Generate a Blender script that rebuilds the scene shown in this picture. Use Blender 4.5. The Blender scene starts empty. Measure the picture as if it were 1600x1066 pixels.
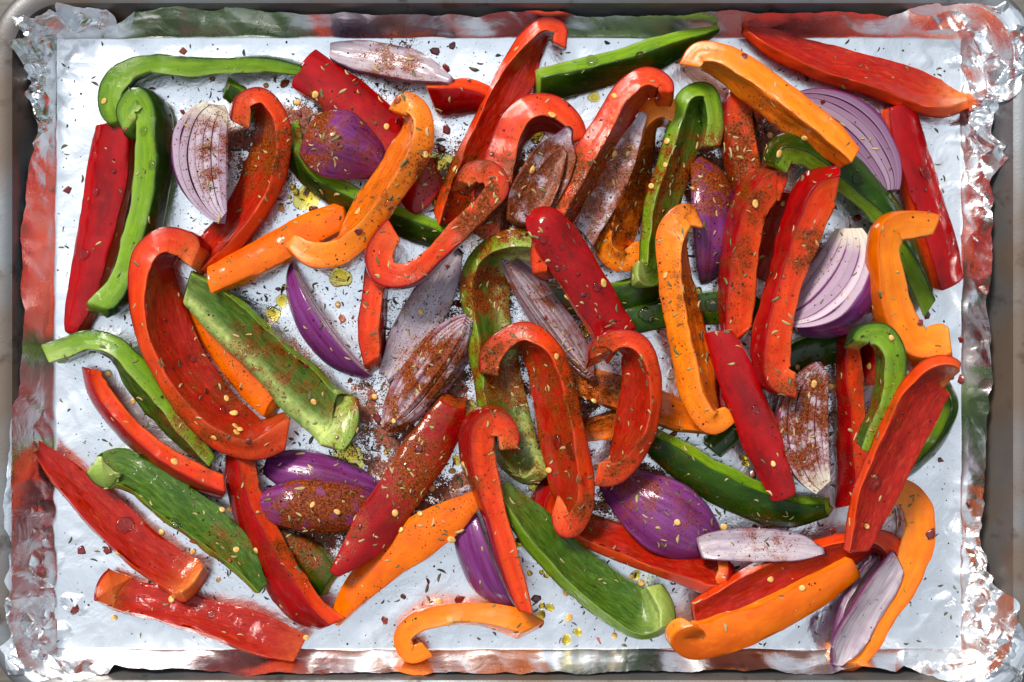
import bpy, math, random
import numpy as np
from mathutils import Vector
from mathutils.bvhtree import BVHTree

# ------------------------------------------------------------------ camera, sky, sun, exposure
CAM_H = 750.0            # camera height above the pan floor, mm
MMPP = 0.3               # mm on the pan floor for one photograph pixel
sc = bpy.context.scene
COL = sc.collection
cam_d = bpy.data.cameras.new('camera')
cam = bpy.data.objects.new('camera', cam_d)
COL.objects.link(cam)
cam.location = (0, 0, CAM_H * 0.001)
cam_d.sensor_width = 36.0
cam_d.lens = 36.0 * CAM_H / (1600 * MMPP)
cam_d.clip_start = 0.02
cam_d.clip_end = 50.0
cam_d.dof.use_dof = True
cam_d.dof.focus_distance = (CAM_H - 16) * 0.001
cam_d.dof.aperture_fstop = 9.0
sc.camera = cam

world = bpy.data.worlds.new('World')
sc.world = world
world.use_nodes = True
wn = world.node_tree
wn.nodes.clear()
# a bright overcast sky: three times brighter overhead than at the horizon
w_out = wn.nodes.new('ShaderNodeOutputWorld')
w_bg = wn.nodes.new('ShaderNodeBackground')
w_tc = wn.nodes.new('ShaderNodeTexCoord')
w_sep = wn.nodes.new('ShaderNodeSeparateXYZ')
w_ramp = wn.nodes.new('ShaderNodeMapRange')
w_ramp.inputs['From Min'].default_value = 0.0
w_ramp.inputs['From Max'].default_value = 1.0
w_ramp.inputs['To Min'].default_value = 0.16
w_ramp.inputs['To Max'].default_value = 1.0
w_bg.inputs['Color'].default_value = (0.79, 0.885, 1.0, 1)
w_mul = wn.nodes.new('ShaderNodeMath'); w_mul.operation = 'MULTIPLY'
w_mul.inputs[1].default_value = 0.67      # SKY_STRENGTH
wn.links.new(w_tc.outputs['Generated'], w_sep.inputs[0])
wn.links.new(w_sep.outputs['Z'], w_ramp.inputs['Value'])
wn.links.new(w_ramp.outputs[0], w_mul.inputs[0])
SUN_DIR = Vector((-0.46, 0.74, 1.0)).normalized()
w_dot = wn.nodes.new('ShaderNodeVectorMath'); w_dot.operation = 'DOT_PRODUCT'
w_dot.inputs[1].default_value = SUN_DIR
w_glow = wn.nodes.new('ShaderNodeMapRange')          # thinner cloud round the hidden sun
w_glow.inputs['From Min'].default_value = 0.55; w_glow.inputs['From Max'].default_value = 1.0
w_glow.inputs['To Min'].default_value = 1.0; w_glow.inputs['To Max'].default_value = 1.9
w_mul2 = wn.nodes.new('ShaderNodeMath'); w_mul2.operation = 'MULTIPLY'
wn.links.new(w_tc.outputs['Generated'], w_dot.inputs[0])
wn.links.new(w_dot.outputs['Value'], w_glow.inputs['Value'])
wn.links.new(w_mul.outputs[0], w_mul2.inputs[0]); wn.links.new(w_glow.outputs[0], w_mul2.inputs[1])
wn.links.new(w_mul2.outputs[0], w_bg.inputs['Strength'])
wn.links.new(w_bg.outputs[0], w_out.inputs[0])

sun_d = bpy.data.lights.new('sun', 'SUN')
sun_d.energy = 4.0
sun_d.angle = math.radians(15)
sun_d.color = (1.0, 0.93, 0.83)
sun = bpy.data.objects.new('sun', sun_d)
COL.objects.link(sun)
sun.location = (-0.4, 0.5, 1.0)
sun.rotation_euler = SUN_DIR.to_track_quat('Z', 'Y').to_euler()

sc.view_settings.view_transform = 'Standard'
sc.view_settings.look = 'None'
sc.view_settings.gamma = 1.0
sc.view_settings.exposure = 0.0
sc.render.engine = 'CYCLES'
sc.cycles.max_bounces = 10
sc.cycles.glossy_bounces = 6
sc.cycles.transmission_bounces = 8
sc.cycles.caustics_reflective = True
sc.cycles.use_denoising = True

random.seed(5)
rng = np.random.default_rng(11)

# ------------------------------------------------------------------ helpers
def px2mm(x, y, z=0.0):
    """photograph pixel at height z (mm) -> world mm"""
    k = MMPP * (CAM_H - np.asarray(z, float)) / CAM_H
    return (np.asarray(x, float) - 800) * k, -(np.asarray(y, float) - 533) * k

def _hash(ix, iy, iz, seed):
    h = (ix.astype(np.int64) * 374761393 + iy.astype(np.int64) * 668265263 + iz.astype(np.int64) * 2147483647 + seed * 1274126177) & 0xFFFFFFFF
    h = ((h ^ (h >> 13)) * 1274126177) & 0xFFFFFFFF
    h = ((h ^ (h >> 16)) * 2246822519) & 0xFFFFFFFF
    return ((h ^ (h >> 15)) & 0xFFFFFF) / float(0xFFFFFF)

def vnoise(x, y, z=0.0, seed=0):
    x, y, z = np.broadcast_arrays(np.asarray(x, float), np.asarray(y, float), np.asarray(z, float))
    ix, iy, iz = np.floor(x), np.floor(y), np.floor(z)
    fx, fy, fz = x - ix, y - iy, z - iz
    fx, fy, fz = fx * fx * (3 - 2 * fx), fy * fy * (3 - 2 * fy), fz * fz * (3 - 2 * fz)
    r = 0
    for a in (0, 1):
        for b in (0, 1):
            for c in (0, 1):
                w = (fx if a else 1 - fx) * (fy if b else 1 - fy) * (fz if c else 1 - fz)
                r = r + w * _hash(ix + a, iy + b, iz + c, seed)
    return r * 2 - 1

def facet(x, y, cell, seed, rot=0.0):
    """piecewise flat noise: the faces of crumpled foil"""
    c, s = math.cos(rot), math.sin(rot)
    u, v = (c * x - s * y) / cell, (s * x + c * y) / cell
    u, v = u + 0.45 * vnoise(u * .9, v * .9, 3.1, seed + 7), v + 0.45 * vnoise(u * .9, v * .9, 7.7, seed + 9)
    iu, iv = np.floor(u), np.floor(v)
    fu, fv = u - iu, v - iv
    z0 = np.zeros_like(iu)
    h00, h10, h01, h11 = (_hash(iu + a, iv + b, z0, seed) for a, b in ((0, 0), (1, 0), (0, 1), (1, 1)))
    flip = _hash(iu, iv, z0 + 5, seed) > .5
    A = np.where(fu + fv < 1, h00 + (h10 - h00) * fu + (h01 - h00) * fv, h11 + (h01 - h11) * (1 - fu) + (h10 - h11) * (1 - fv))
    B = np.where(fu > fv, h00 + (h10 - h00) * fu + (h11 - h10) * fv, h00 + (h01 - h00) * fv + (h11 - h01) * fu)
    return np.where(flip, B, A) * 2 - 1

def crumple(x, y, seed, lams, amps):
    """straight folds in many directions: flat faces meeting in sharp creases"""
    g = np.random.default_rng(seed)
    x2 = x + 3.0 * vnoise(x / 34., y / 34., .5, seed) ; y2 = y + 3.0 * vnoise(x / 26., y / 34., 4.5, seed + 1)
    z = np.zeros_like(x)
    for lam, a in zip(lams, amps):
        th_ = g.uniform(0, math.pi); ph = g.uniform(0, 1)
        t = (x2 * math.cos(th_) + y2 * math.sin(th_)) / lam + ph
        k = np.floor(t); f = t - k
        h0 = _hash(k, k * 0, k * 0, seed + 3); h1 = _hash(k + 1, k * 0, k * 0, seed + 3)
        mid_ = .25 + .5 * _hash(k, k * 0 + 1, k * 0, seed)
        zz = np.where(f < mid_, h0 * (1 - f / mid_) - .9 * (f / mid_), -.9 * (1 - f) / (1 - mid_) + h1 * (f - mid_) / (1 - mid_))
        z = z + a * zz
    return z

def catmull(P, n_per):
    P = np.asarray(P, float)
    Q = np.vstack([2 * P[0] - P[1], P, 2 * P[-1] - P[-2]])
    out = []
    for i in range(1, len(Q) - 2):
        p0, p1, p2, p3 = Q[i - 1], Q[i], Q[i + 1], Q[i + 2]
        d = lambda a, b: max(np.linalg.norm((b - a)[:3]), 1e-3) ** .5
        t0 = 0; t1 = t0 + d(p0, p1); t2 = t1 + d(p1, p2); t3 = t2 + d(p2, p3)
        t = np.linspace(t1, t2, n_per, endpoint=False)[:, None]
        A1 = (t1 - t) / (t1 - t0) * p0 + (t - t0) / (t1 - t0) * p1
        A2 = (t2 - t) / (t2 - t1) * p1 + (t - t1) / (t2 - t1) * p2
        A3 = (t3 - t) / (t3 - t2) * p2 + (t - t2) / (t3 - t2) * p3
        B1 = (t2 - t) / (t2 - t0) * A1 + (t - t0) / (t2 - t0) * A2
        B2 = (t3 - t) / (t3 - t1) * A2 + (t - t1) / (t3 - t1) * A3
        out.append((t2 - t) / (t2 - t1) * B1 + (t - t1) / (t2 - t1) * B2)
    out.append(Q[-2][None])
    return np.vstack(out)

def resample(C, step):
    """C columns x,y,z,... ; even steps along xyz"""
    d = np.r_[0, np.cumsum(np.linalg.norm(np.diff(C[:, :3], axis=0), axis=1))]
    n = max(12, int(d[-1] / step))
    s = np.linspace(0, d[-1], n)
    return np.stack([np.interp(s, d, C[:, k]) for k in range(C.shape[1])], 1), s

def make_mesh(name, V, faces, mat, attrs=None, smooth=True, parent=None, mats=None, mat_idx=None):
    """V in mm; faces a list of index arrays (quads and/or triangles)"""
    me = bpy.data.meshes.new(name)
    V = np.asarray(V, np.float64) * 0.001
    loops, starts, tot, off = [], [], [], 0
    for F in faces:
        F = np.asarray(F, np.int32)
        if len(F) == 0: continue
        k = F.shape[1]
        loops.append(F.ravel())
        starts.append(off + np.arange(len(F)) * k)
        off += F.size
    loops = np.concatenate(loops); starts = np.concatenate(starts)
    me.vertices.add(len(V)); me.vertices.foreach_set('co', V.ravel())
    me.loops.add(len(loops)); me.loops.foreach_set('vertex_index', loops)
    me.polygons.add(len(starts)); me.polygons.foreach_set('loop_start', starts.astype(np.int32))
    me.update(calc_edges=True)
    me.validate()
    if smooth:
        me.polygons.foreach_set('use_smooth', np.ones(len(me.polygons), bool))
    for k, a in (attrs or {}).items():
        a = np.asarray(a, np.float32)
        if a.ndim == 1:
            at = me.attributes.new(k, 'FLOAT', 'POINT'); at.data.foreach_set('value', a)
        else:
            at = me.attributes.new(k, 'FLOAT_VECTOR', 'POINT'); at.data.foreach_set('vector', a.ravel())
    me.materials.append(mat)
    o = bpy.data.objects.new(name, me)
    COL.objects.link(o)
    if parent is not None: o.parent = parent
    return o

def grid_faces(nu, nv, wrap_v=False):
    i = np.arange(nu - 1)[:, None]; j = np.arange(nv if wrap_v else nv - 1)[None, :]
    jn = (j + 1) % nv
    return np.stack([(i * nv + j), (i * nv + jn), ((i + 1) * nv + jn), ((i + 1) * nv + j)], -1).reshape(-1, 4)

def tag(o, label=None, cat=None, group=None, kind=None):
    if label: o['label'] = label
    if cat: o['category'] = cat
    if group: o['group'] = group
    if kind: o['kind'] = kind
    return o

def empty(name, loc_mm):
    o = bpy.data.objects.new(name, None)
    o.empty_display_size = 0.01
    COL.objects.link(o)
    o.location = [c * 0.001 for c in loc_mm]
    return o

# ------------------------------------------------------------------ where the ground spice fell (pixels of the pan, radius, amount)
SPICE = [(1255, 690, 60, .75), (1280, 610, 50, .7), (610, 100, 60, .6), (330, 200, 60, .5), (1200, 850, 50, .6), (335, 225, 40, .8), (325, 300, 35, .5), (1265, 640, 60, .75), (1268, 392, 40, .7), (690, 265, 45, .75), (1190, 225, 60, 1.0), (640, 720, 50, .8), (720, 760, 40, .6), (395, 235, 60, .75), (490, 205, 55, .95), (560, 215, 50, .45), (430, 260, 40, .5), (600, 300, 40, .2), (770, 330, 60, .75), (745, 260, 50, .35),
         (845, 285, 55, 1.0), (915, 295, 60, .75), (985, 270, 60, .95), (960, 330, 60, .6), (1060, 260, 45, .7), (1120, 270, 60, 1.0), (1170, 235, 55, 1.0),
         (1165, 310, 45, .7), (1240, 235, 45, .45), (1280, 250, 40, .3), (310, 230, 45, .4), (335, 270, 30, .6), (1275, 400, 40, .4), (1265, 650, 60, .5), (1300, 720, 40, .35),
         (665, 480, 50, .5), (675, 575, 65, .9), (620, 690, 60, .85), (655, 770, 50, .8), (500, 800, 70, .95), (470, 860, 50, .8), (760, 450, 45, .75),
         (790, 590, 60, .6), (860, 470, 50, .4), (900, 520, 50, .35), (905, 610, 60, .55), (1000, 770, 70, .55), (1060, 820, 60, .5), (930, 800, 50, .5), (1190, 850, 40, .6),
         (350, 600, 80, .35), (330, 700, 60, .45), (430, 560, 80, .35), (280, 650, 50, .4), (350, 850, 50, .45), (400, 730, 60, .35), (1370, 650, 50, .5), (1330, 600, 60, .4), (1230, 600, 60, .3),
         (620, 90, 50, .25), (700, 230, 50, .25), (1100, 470, 80, .3), (1150, 400, 80, .35), (590, 640, 60, .5), (850, 700, 80, .3)]
def spice_px(x, y):
    r = np.zeros(np.broadcast(x, y).shape)
    for a, b, rad, amt in SPICE:
        r = np.maximum(r, amt * np.exp(-((x - a) ** 2 + (y - b) ** 2) / (rad * rad * 1.35) * 1.1))
    base = 0.24 * np.exp(-(((x - 760) / 560) ** 2 + ((y - 520) / 400) ** 2) ** 2)
    return np.clip(r + base, 0, 1)
def spice_mm(V):
    k = CAM_H / (CAM_H - V[:, 2]) / MMPP
    return spice_px(V[:, 0] * k + 800, 533 - V[:, 1] * k)

# ------------------------------------------------------------------ materials
class NT:
    def __init__(s, name):
        s.m = bpy.data.materials.new(name); s.m.use_nodes = True
        s.t = s.m.node_tree; s.n = s.t.nodes
        s.b = s.n['Principled BSDF']
    def L(s, a, b): s.t.links.new(a, b)
    def val(s, sock, v):
        if hasattr(v, 'is_linked') or hasattr(v, 'links'): s.L(v, sock)
        else:
            if isinstance(v, tuple) and len(v) == 3 and sock.type == 'RGBA': v = v + (1,)
            sock.default_value = v
    def attr(s, name, out='Fac'):
        a = s.n.new('ShaderNodeAttribute'); a.attribute_name = name; return a.outputs[out]
    def math(s, op, a, b=0.0, clamp=False):
        n = s.n.new('ShaderNodeMath'); n.operation = op; n.use_clamp = clamp
        s.val(n.inputs[0], a); s.val(n.inputs[1], b); return n.outputs[0]
    def mix(s, f, a, b):
        n = s.n.new('ShaderNodeMix'); n.data_type = 'RGBA'
        s.val(n.inputs[0], f); s.val(n.inputs[6], a); s.val(n.inputs[7], b); return n.outputs[2]
    def noise(s, vec, scale, detail=2.0, rough=.5, out='Fac', dist=0.0):
        n = s.n.new('ShaderNodeTexNoise'); n.inputs['Scale'].default_value = scale
        n.inputs['Detail'].default_value = detail; n.inputs['Roughness'].default_value = rough; n.inputs['Distortion'].default_value = dist
        if vec is not None: s.L(vec, n.inputs['Vector'])
        return n.outputs[out]
    def voro(s, vec, scale, out='Distance', feature='F1'):
        n = s.n.new('ShaderNodeTexVoronoi'); n.inputs['Scale'].default_value = scale; n.feature = feature
        s.L(vec, n.inputs['Vector']); return n.outputs[out]
    def vmul(s, vec, xyz):
        n = s.n.new('ShaderNodeVectorMath'); n.operation = 'MULTIPLY'
        s.L(vec, n.inputs[0]); n.inputs[1].default_value = xyz; return n.outputs[0]
    def rng(s, v, a, b, c=0.0, d=1.0, smooth=False):
        n = s.n.new('ShaderNodeMapRange'); n.clamp = True
        if smooth: n.interpolation_type = 'SMOOTHSTEP'
        s.val(n.inputs[0], v)
        for k, q in zip((1, 2, 3, 4), (a, b, c, d)): n.inputs[k].default_value = q
        return n.outputs[0]
    def pos(s): return s.n.new('ShaderNodeNewGeometry').outputs['Position']
    def bump(s, h, strength, dist):
        n = s.n.new('ShaderNodeBump'); n.inputs['Strength'].default_value = strength; n.inputs['Distance'].default_value = dist
        s.L(h, n.inputs['Height']); s.L(n.outputs[0], s.b.inputs['Normal']); return n
    def wet(s, vec, weight, rough=.035, scale=.55):
        n = s.n.new('ShaderNodeBump'); n.inputs['Strength'].default_value = .55; n.inputs['Distance'].default_value = .0007
        s.L(s.noise(vec, scale, 2, .5), n.inputs['Height']); s.L(n.outputs[0], s.b.inputs['Coat Normal'])
        s.b.inputs['Coat Weight'].default_value = weight; s.b.inputs['Coat Roughness'].default_value = rough
    def set(s, **k):
        for a, v in k.items(): s.val(s.b.inputs[a.replace('_', ' ')], v)

def add_spice(nt, col, rough, gain=1.0):
    """ground paprika and pepper lying on a wet surface: grains that thicken with the 'spice' attribute"""
    p = nt.pos()
    sp = nt.attr('spice')
    if gain != 1.0: sp = nt.math('MULTIPLY', sp, gain)
    patch = nt.noise(p, 130, 3, .6)
    sp2 = nt.math('MULTIPLY', sp, nt.rng(patch, .3, .62, .25, 1.25), clamp=True)
    # oil carries the colour a little way before the grains show
    col = nt.mix(nt.math('MULTIPLY', nt.rng(sp2, .18, .85, 0, .90, True), nt.rng(nt.noise(p, 320, 3, .6), .3, .6, .45, 1.0)), col, (.27, .050, .004))
    g = nt.noise(p, 1500, 2, .7)
    f = nt.math('ADD', nt.math('MULTIPLY', sp2, .62), g)
    f = nt.rng(f, .80, .96, 0, .92, True)
    hue = nt.noise(p, 900, 2, .6)
    c = nt.mix(nt.rng(hue, .38, .62), (.050, .008, .001), (.30, .046, .002))
    c = nt.mix(nt.rng(nt.noise(p, 2300, 1), .62, .70), c, (.60, .20, .02))
    return nt.mix(f, col, c), nt.math('ADD', rough, nt.math('MULTIPLY', f, .16)), f, g

def flesh_material(name, cut, cut2, inner_d, inner_l, pale, sss_r):
    nt = NT(name)
    suv = nt.attr('suv', 'Vector')
    inn = nt.attr('inn'); pal = nt.attr('pal')
    fib = nt.noise(nt.vmul(suv, (.12, .46, 1.0)), 1.0, 3, .62, dist=.7)
    fib2 = nt.noise(nt.vmul(suv, (.22, 1.0, 1.0)), 1.0, 2, .5, dist=.5)
    cells = nt.noise(suv, 1.6, 2, .5)
    inner = nt.mix(nt.rng(fib, .36, .66), inner_d, inner_l)
    inner = nt.mix(nt.rng(fib2, .56, .76, 0, .15), inner, pale)
    lowf = nt.noise(suv, .11, 2)
    dp = nt.attr('dp')
    cutc = nt.mix(nt.rng(lowf, .35, .65), cut, cut2)
    cutc = nt.mix(nt.rng(nt.math('ADD', dp, nt.math('MULTIPLY', cells, .25)), .08, .40, .75, 0), cutc, inner_d)
    cutc = nt.mix(nt.rng(nt.math('ADD', dp, nt.math('MULTIPLY', lowf, .5)), .95, 1.35, 0, .35), cutc, pale)
    cutc = nt.mix(nt.rng(cells, .52, .75, 0, .22), cutc, pale)
    c = nt.mix(inn, cutc, inner)
    pf = nt.math('MULTIPLY', pal, nt.rng(nt.noise(suv, .35, 3), .25, .7, .35, 1.0), clamp=True)
    c = nt.mix(pf, c, pale)
    c, r, f, g = add_spice(nt, c, nt.rng(nt.noise(suv, .4, 3),  .3, .7, .07, .18))
    nt.set(Base_Color=c, Roughness=r, Subsurface_Weight=.38, Subsurface_Scale=.0026, Subsurface_Radius=sss_r, Specular_IOR_Level=nt.rng(f, 0, 1, .20, .05))
    nt.wet(suv, .36)
    h = nt.math('ADD', nt.math('MULTIPLY', nt.math('MULTIPLY', fib, inn), 1.1), nt.math('MULTIPLY', cells, .22))
    h = nt.math('ADD', h, nt.math('MULTIPLY', nt.math('MULTIPLY', fib2, inn), .6))
    h = nt.math('ADD', h, nt.math('MULTIPLY', f, .5))
    nt.bump(h, .42, .0006)
    return nt.m

def skin_material(name, c1, c2, c3):
    nt = NT(name)
    suv = nt.attr('suv', 'Vector')
    n1 = nt.noise(nt.vmul(suv, (.05, .10, 1.0)), 1.0, 3, .55)
    c = nt.mix(nt.rng(n1, .35, .68), c1, c2)
    n2 = nt.noise(nt.vmul(suv, (.25, .5, 1.0)), 1.0, 3)
    c = nt.mix(nt.rng(n2, .55, .8, 0, .5), c, c3)
    rg = nt.rng(nt.noise(suv, .25, 3), .3, .7, .09, .20)
    c, r, f, g = add_spice(nt, c, rg, .8)
    nt.set(Base_Color=c, Roughness=r, Specular_IOR_Level=nt.rng(f, 0, 1, .22, .05))
    nt.wet(suv, .24, .03, .16)
    h = nt.math('ADD', nt.math('MULTIPLY', nt.noise(suv, .085, 2), 2.2), nt.math('MULTIPLY', nt.noise(suv, 3.5, 2), .02))
    h = nt.math('ADD', h, nt.math('MULTIPLY', f, .25))
    nt.bump(h, .5, .0007)
    return nt.m

MAT = {}
MAT['red_skin'] = skin_material('red_skin', (.38, .0015, .003), (.19, .001, .002), (.48, .005, .003))
MAT['orange_skin'] = skin_material('orange_skin', (.80, .160, .001), (.64, .088, .001), (.86, .22, .002))
MAT['green_skin'] = skin_material('green_skin', (.026, .072, .003), (.010, .034, .002), (.060, .125, .006))
MAT['red_flesh'] = flesh_material('red_flesh', (.74, .054, .002), (.64, .022, .001), (.30, .006, .002), (.44, .014, .003), (.86, .27, .06), (1.0, .22, .10))
MAT['orange_flesh'] = flesh_material('orange_flesh', (.88, .240, .002), (.80, .17, .002), (.62, .105, .003), (.76, .18, .008), (.92, .45, .10), (1.0, .42, .10))
MAT['green_flesh'] = flesh_material('green_flesh', (.185, .33, .006), (.105, .23, .005), (.030, .085, .005), (.080, .165, .012), (.56, .66, .20), (.45, 1.0, .20))

def onion_material(name, purple, purple2, pale, pale2, face):
    """'dep' runs from 0 on a layer's outer skin to 1 on its inner side; 'cut' is 1 on the knife's face"""
    nt = NT(name)
    suv = nt.attr('suv', 'Vector')
    dep = nt.attr('dep'); cut = nt.attr('cut'); tip = nt.attr('pal')
    vein = nt.noise(nt.vmul(suv, (.03, .45, 1.0)), 1.0, 4, .55)
    vein2 = nt.noise(nt.vmul(suv, (.03, .12, 1.0)), 1.0, 3, .5)
    outer = nt.mix(nt.rng(vein, .38, .64), purple, purple2)
    outer = nt.mix(nt.rng(vein2, .45, .75, 0, .7), outer, face)
    inner = nt.mix(nt.rng(vein, .35, .7), pale, pale2)
    tint = nt.mix(nt.attr('lt'), pale, (.27, .15, .26))
    edge = nt.mix(nt.rng(dep, .0, .13, .85, 0), tint, purple)
    edge = nt.mix(nt.rng(dep, .62, 1.0, 0, .75), edge, pale2)
    body = nt.mix(nt.rng(dep, .2, .8), outer, inner)
    c = nt.mix(cut, body, edge)
    c = nt.mix(nt.math('MULTIPLY', tip, nt.rng(vein2, .2, .7, .6, 1.0), clamp=True), c, (.80, .74, .56))
    c, r, f, g = add_spice(nt, c, .24, .9)
    nt.set(Base_Color=c, Roughness=r, Subsurface_Weight=.18, Subsurface_Scale=.0015, Subsurface_Radius=(1.0, .6, .8), Specular_IOR_Level=nt.rng(f, 0, 1, .30, .05))
    nt.wet(suv, .35, .05, .3)
    h = nt.math('ADD', vein, nt.math('MULTIPLY', f, .5))
    nt.bump(h, .5, .0005)
    return nt.m
MAT['onion_dark'] = onion_material('red_onion_dark', (.060, .006, .035), (.15, .03, .12), (.52, .43, .47), (.17, .07, .12), (.25, .10, .22))
MAT['onion'] = onion_material('red_onion', (.120, .008, .085), (.190, .030, .180), (.66, .56, .63), (.40, .26, .38), (.28, .085, .32))

def foil_material():
    nt = NT('aluminium_foil')
    p = nt.pos()
    big = nt.noise(p, 14, 3, .5)
    w1 = nt.noise(p, 55, 4, .6, dist=.6)
    fine = nt.noise(nt.vmul(p, (1, 14, 1)), 260, 2, .5)
    sm = nt.noise(p, 32, 4, .65)
    rough = nt.rng(sm, .3, .75, .20, .36)
    sp = nt.attr('spice')
    g = nt.noise(p, 1300, 2, .7)
    patch = nt.noise(p, 110, 3, .6)
    f = nt.math('ADD', nt.math('MULTIPLY', nt.math('MULTIPLY', sp, nt.rng(patch, .32, .60, .2, 1.3)), .70), g)
    f = nt.rng(f, .87, .91, 0, .97, True)
    hue = nt.noise(p, 700, 2)
    sc_ = nt.mix(nt.rng(hue, .4, .6), (.10, .018, .003), (.34, .058, .005))
    c = nt.mix(f, (.93, .94, .955), sc_)
    nt.set(Base_Color=c, Roughness=nt.math('ADD', rough, nt.math('MULTIPLY', f, .4)), Metallic=nt.math('SUBTRACT', 1.0, f))
    h = nt.math('ADD', nt.math('MULTIPLY', big, 2.0), nt.math('MULTIPLY', w1, .50))
    h = nt.math('ADD', h, nt.math('MULTIPLY', fine, .012))
    nt.bump(h, .30, .0045)
    return nt.m
MAT['foil'] = foil_material()

def pan_material():
    nt = NT('worn_aluminium')
    p = nt.pos()
    st = nt.noise(p, 13, 3, .55, dist=.4)
    st2 = nt.noise(p, 70, 4, .6)
    c = nt.mix(nt.rng(nt.noise(p, 8, 3), .35, .7), (.27, .285, .30), (.18, .19, .205))
    c = nt.mix(nt.rng(st, .40, .62, 0, .80), c, (.12, .070, .036))
    c = nt.mix(nt.rng(st2, .57, .72, 0, .8), c, (.05, .024, .010))
    met = nt.rng(st, .44, .66, .75, .15)
    nt.set(Base_Color=c, Metallic=met, Roughness=nt.rng(st2, .3, .7, .42, .60))
    h = nt.math('ADD', nt.noise(nt.vmul(p, (1, 1, 1)), 900, 2), nt.math('MULTIPLY', st2, 1.2))
    nt.bump(h, .12, .0006)
    return nt.m
MAT['pan'] = pan_material()

def wood_material():
    nt = NT('weathered_wood')
    p = nt.pos()
    g = nt.noise(nt.vmul(p, (6, 160, 6)), 1.0, 4, .65, dist=.8)
    g2 = nt.noise(nt.vmul(p, (2, 22, 2)), 1.0, 3, .5)
    c = nt.mix(nt.rng(g, .3, .7), (.075, .068, .062), (.20, .19, .175))
    c = nt.mix(nt.rng(g2, .4, .7, 0, .6), c, (.12, .085, .06))
    nt.set(Base_Color=c, Roughness=.62)
    nt.bump(g, .5, .0012)
    return nt.m
MAT['wood'] = wood_material()

def plain(name, c1, c2, rough, scale=400, spec=.5, trans=0.0, coat=0.0, sss=0.0):
    nt = NT(name)
    p = nt.pos()
    c = nt.mix(nt.rng(nt.noise(p, scale, 3, .6), .35, .65), c1, c2)
    nt.set(Base_Color=c, Roughness=rough, Specular_IOR_Level=spec)
    nt.b.inputs['Coat Weight'].default_value = coat
    nt.b.inputs['Transmission Weight'].default_value = trans
    if sss:
        nt.b.inputs['Subsurface Weight'].default_value = sss
        nt.b.inputs['Subsurface Scale'].default_value = .001
    return nt.m
MAT['seed'] = plain('chili_seed', (.72, .36, .075), (.85, .52, .16), .35, 700, coat=.3)
MAT['flake'] = plain('chili_flake', (.085, .007, .006), (.22, .018, .009), .22, 500, coat=.5)
MAT['flake_light'] = plain('chili_flake_orange', (.42, .09, .02), (.30, .05, .02), .3, 500, coat=.4)
MAT['herb'] = plain('dried_herb', (.075, .078, .026), (.20, .17, .065), .6, 350)
MAT['herb_dark'] = plain('dried_herb_dark', (.025, .028, .013), (.070, .070, .028), .6, 350)
MAT['herb_tan'] = plain('dried_herb_tan', (.36, .25, .09), (.55, .42, .19), .55, 350)
MAT['pepper'] = plain('ground_black_pepper', (.010, .007, .006), (.045, .027, .018), .5, 600, spec=.2)
MAT['paprika'] = plain('paprika_grains', (.10, .014, .002), (.34, .055, .004), .5, 900, spec=.12)
def oil_material(name, col, ior):
    nt = NT(name)
    nt.set(Base_Color=col, Roughness=.02, IOR=ior)
    nt.b.inputs['Transmission Weight'].default_value = 1.0
    return nt.m
MAT['oil'] = oil_material('olive_oil', (.98, .82, .20), 1.40)
MAT['juice'] = oil_material('clear_droplet', (1.0, .95, .88), 1.36)

# ------------------------------------------------------------------ table
table = empty('table', (0, 0, -5.5))
tag(table, kind='structure')
bw = 92.0
for k in range(14):
    y0 = -644 + k * bw
    x0, x1 = -900, 900
    y1 = y0 + bw - 2.5
    z0, z1 = -27, -5.5 - (k * 7 % 3) * .25
    c = 1.6
    V = np.array([(x0, y0, z0), (x1, y0, z0), (x1, y1, z0), (x0, y1, z0), (x0, y0, z1 - c), (x1, y0, z1 - c), (x1, y1, z1 - c), (x0, y1, z1 - c),
                  (x0 + c, y0 + c, z1), (x1 - c, y0 + c, z1), (x1 - c, y1 - c, z1), (x0 + c, y1 - c, z1)], float)
    V[:, 2] += 5.5
    F = [[3, 2, 1, 0], [8, 9, 10, 11]] + [[a, (a + 1) % 4, 4 + (a + 1) % 4, 4 + a] for a in range(4)] + [[4 + a, 4 + (a + 1) % 4, 8 + (a + 1) % 4, 8 + a] for a in range(4)]
    make_mesh('plank', V, [F], MAT['wood'], smooth=False, parent=table)

# ------------------------------------------------------------------ baking sheet: profile carried round a rounded rectangle
def rrect(x0, x1, y0, y1, r, n=20):
    """closed loop, counter-clockwise, n points a corner and straight sides cut fine"""
    P = []
    for cx, cy, a0 in ((x1 - r, y1 - r, 0), (x0 + r, y1 - r, 90), (x0 + r, y0 + r, 180), (x1 - r, y0 + r, 270)):
        for k in range(n + 1):
            a = math.radians(a0 + 90 * k / n)
            P.append((cx + r * math.cos(a), cy + r * math.sin(a)))
    return np.array(P)
def rect_px(l, r_, t, b, z):
    x0, y1 = px2mm(l, t, z); x1, y0 = px2mm(r_, b, z)
    return float(x0), float(x1), float(y0), float(y1)
FL = rect_px(79, 1513, 52, 1024, 0)           # pan floor edge
RI = rect_px(19, 1583, 5, 1063, 25)           # inner edge of the rim
RO = rect_px(-19, 1622, -33, 1101, 25)          # outer edge of the rim
def lerp4(A, B, t): return tuple(a + (b - a) * t for a, b in zip(A, B))
prof = []   # (rect, corner radius, z)
for t in (.02, .5, .9, .985): prof.append((lerp4((-2, 2, -2, 2), FL, t), 14 * t, -.6))
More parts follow.
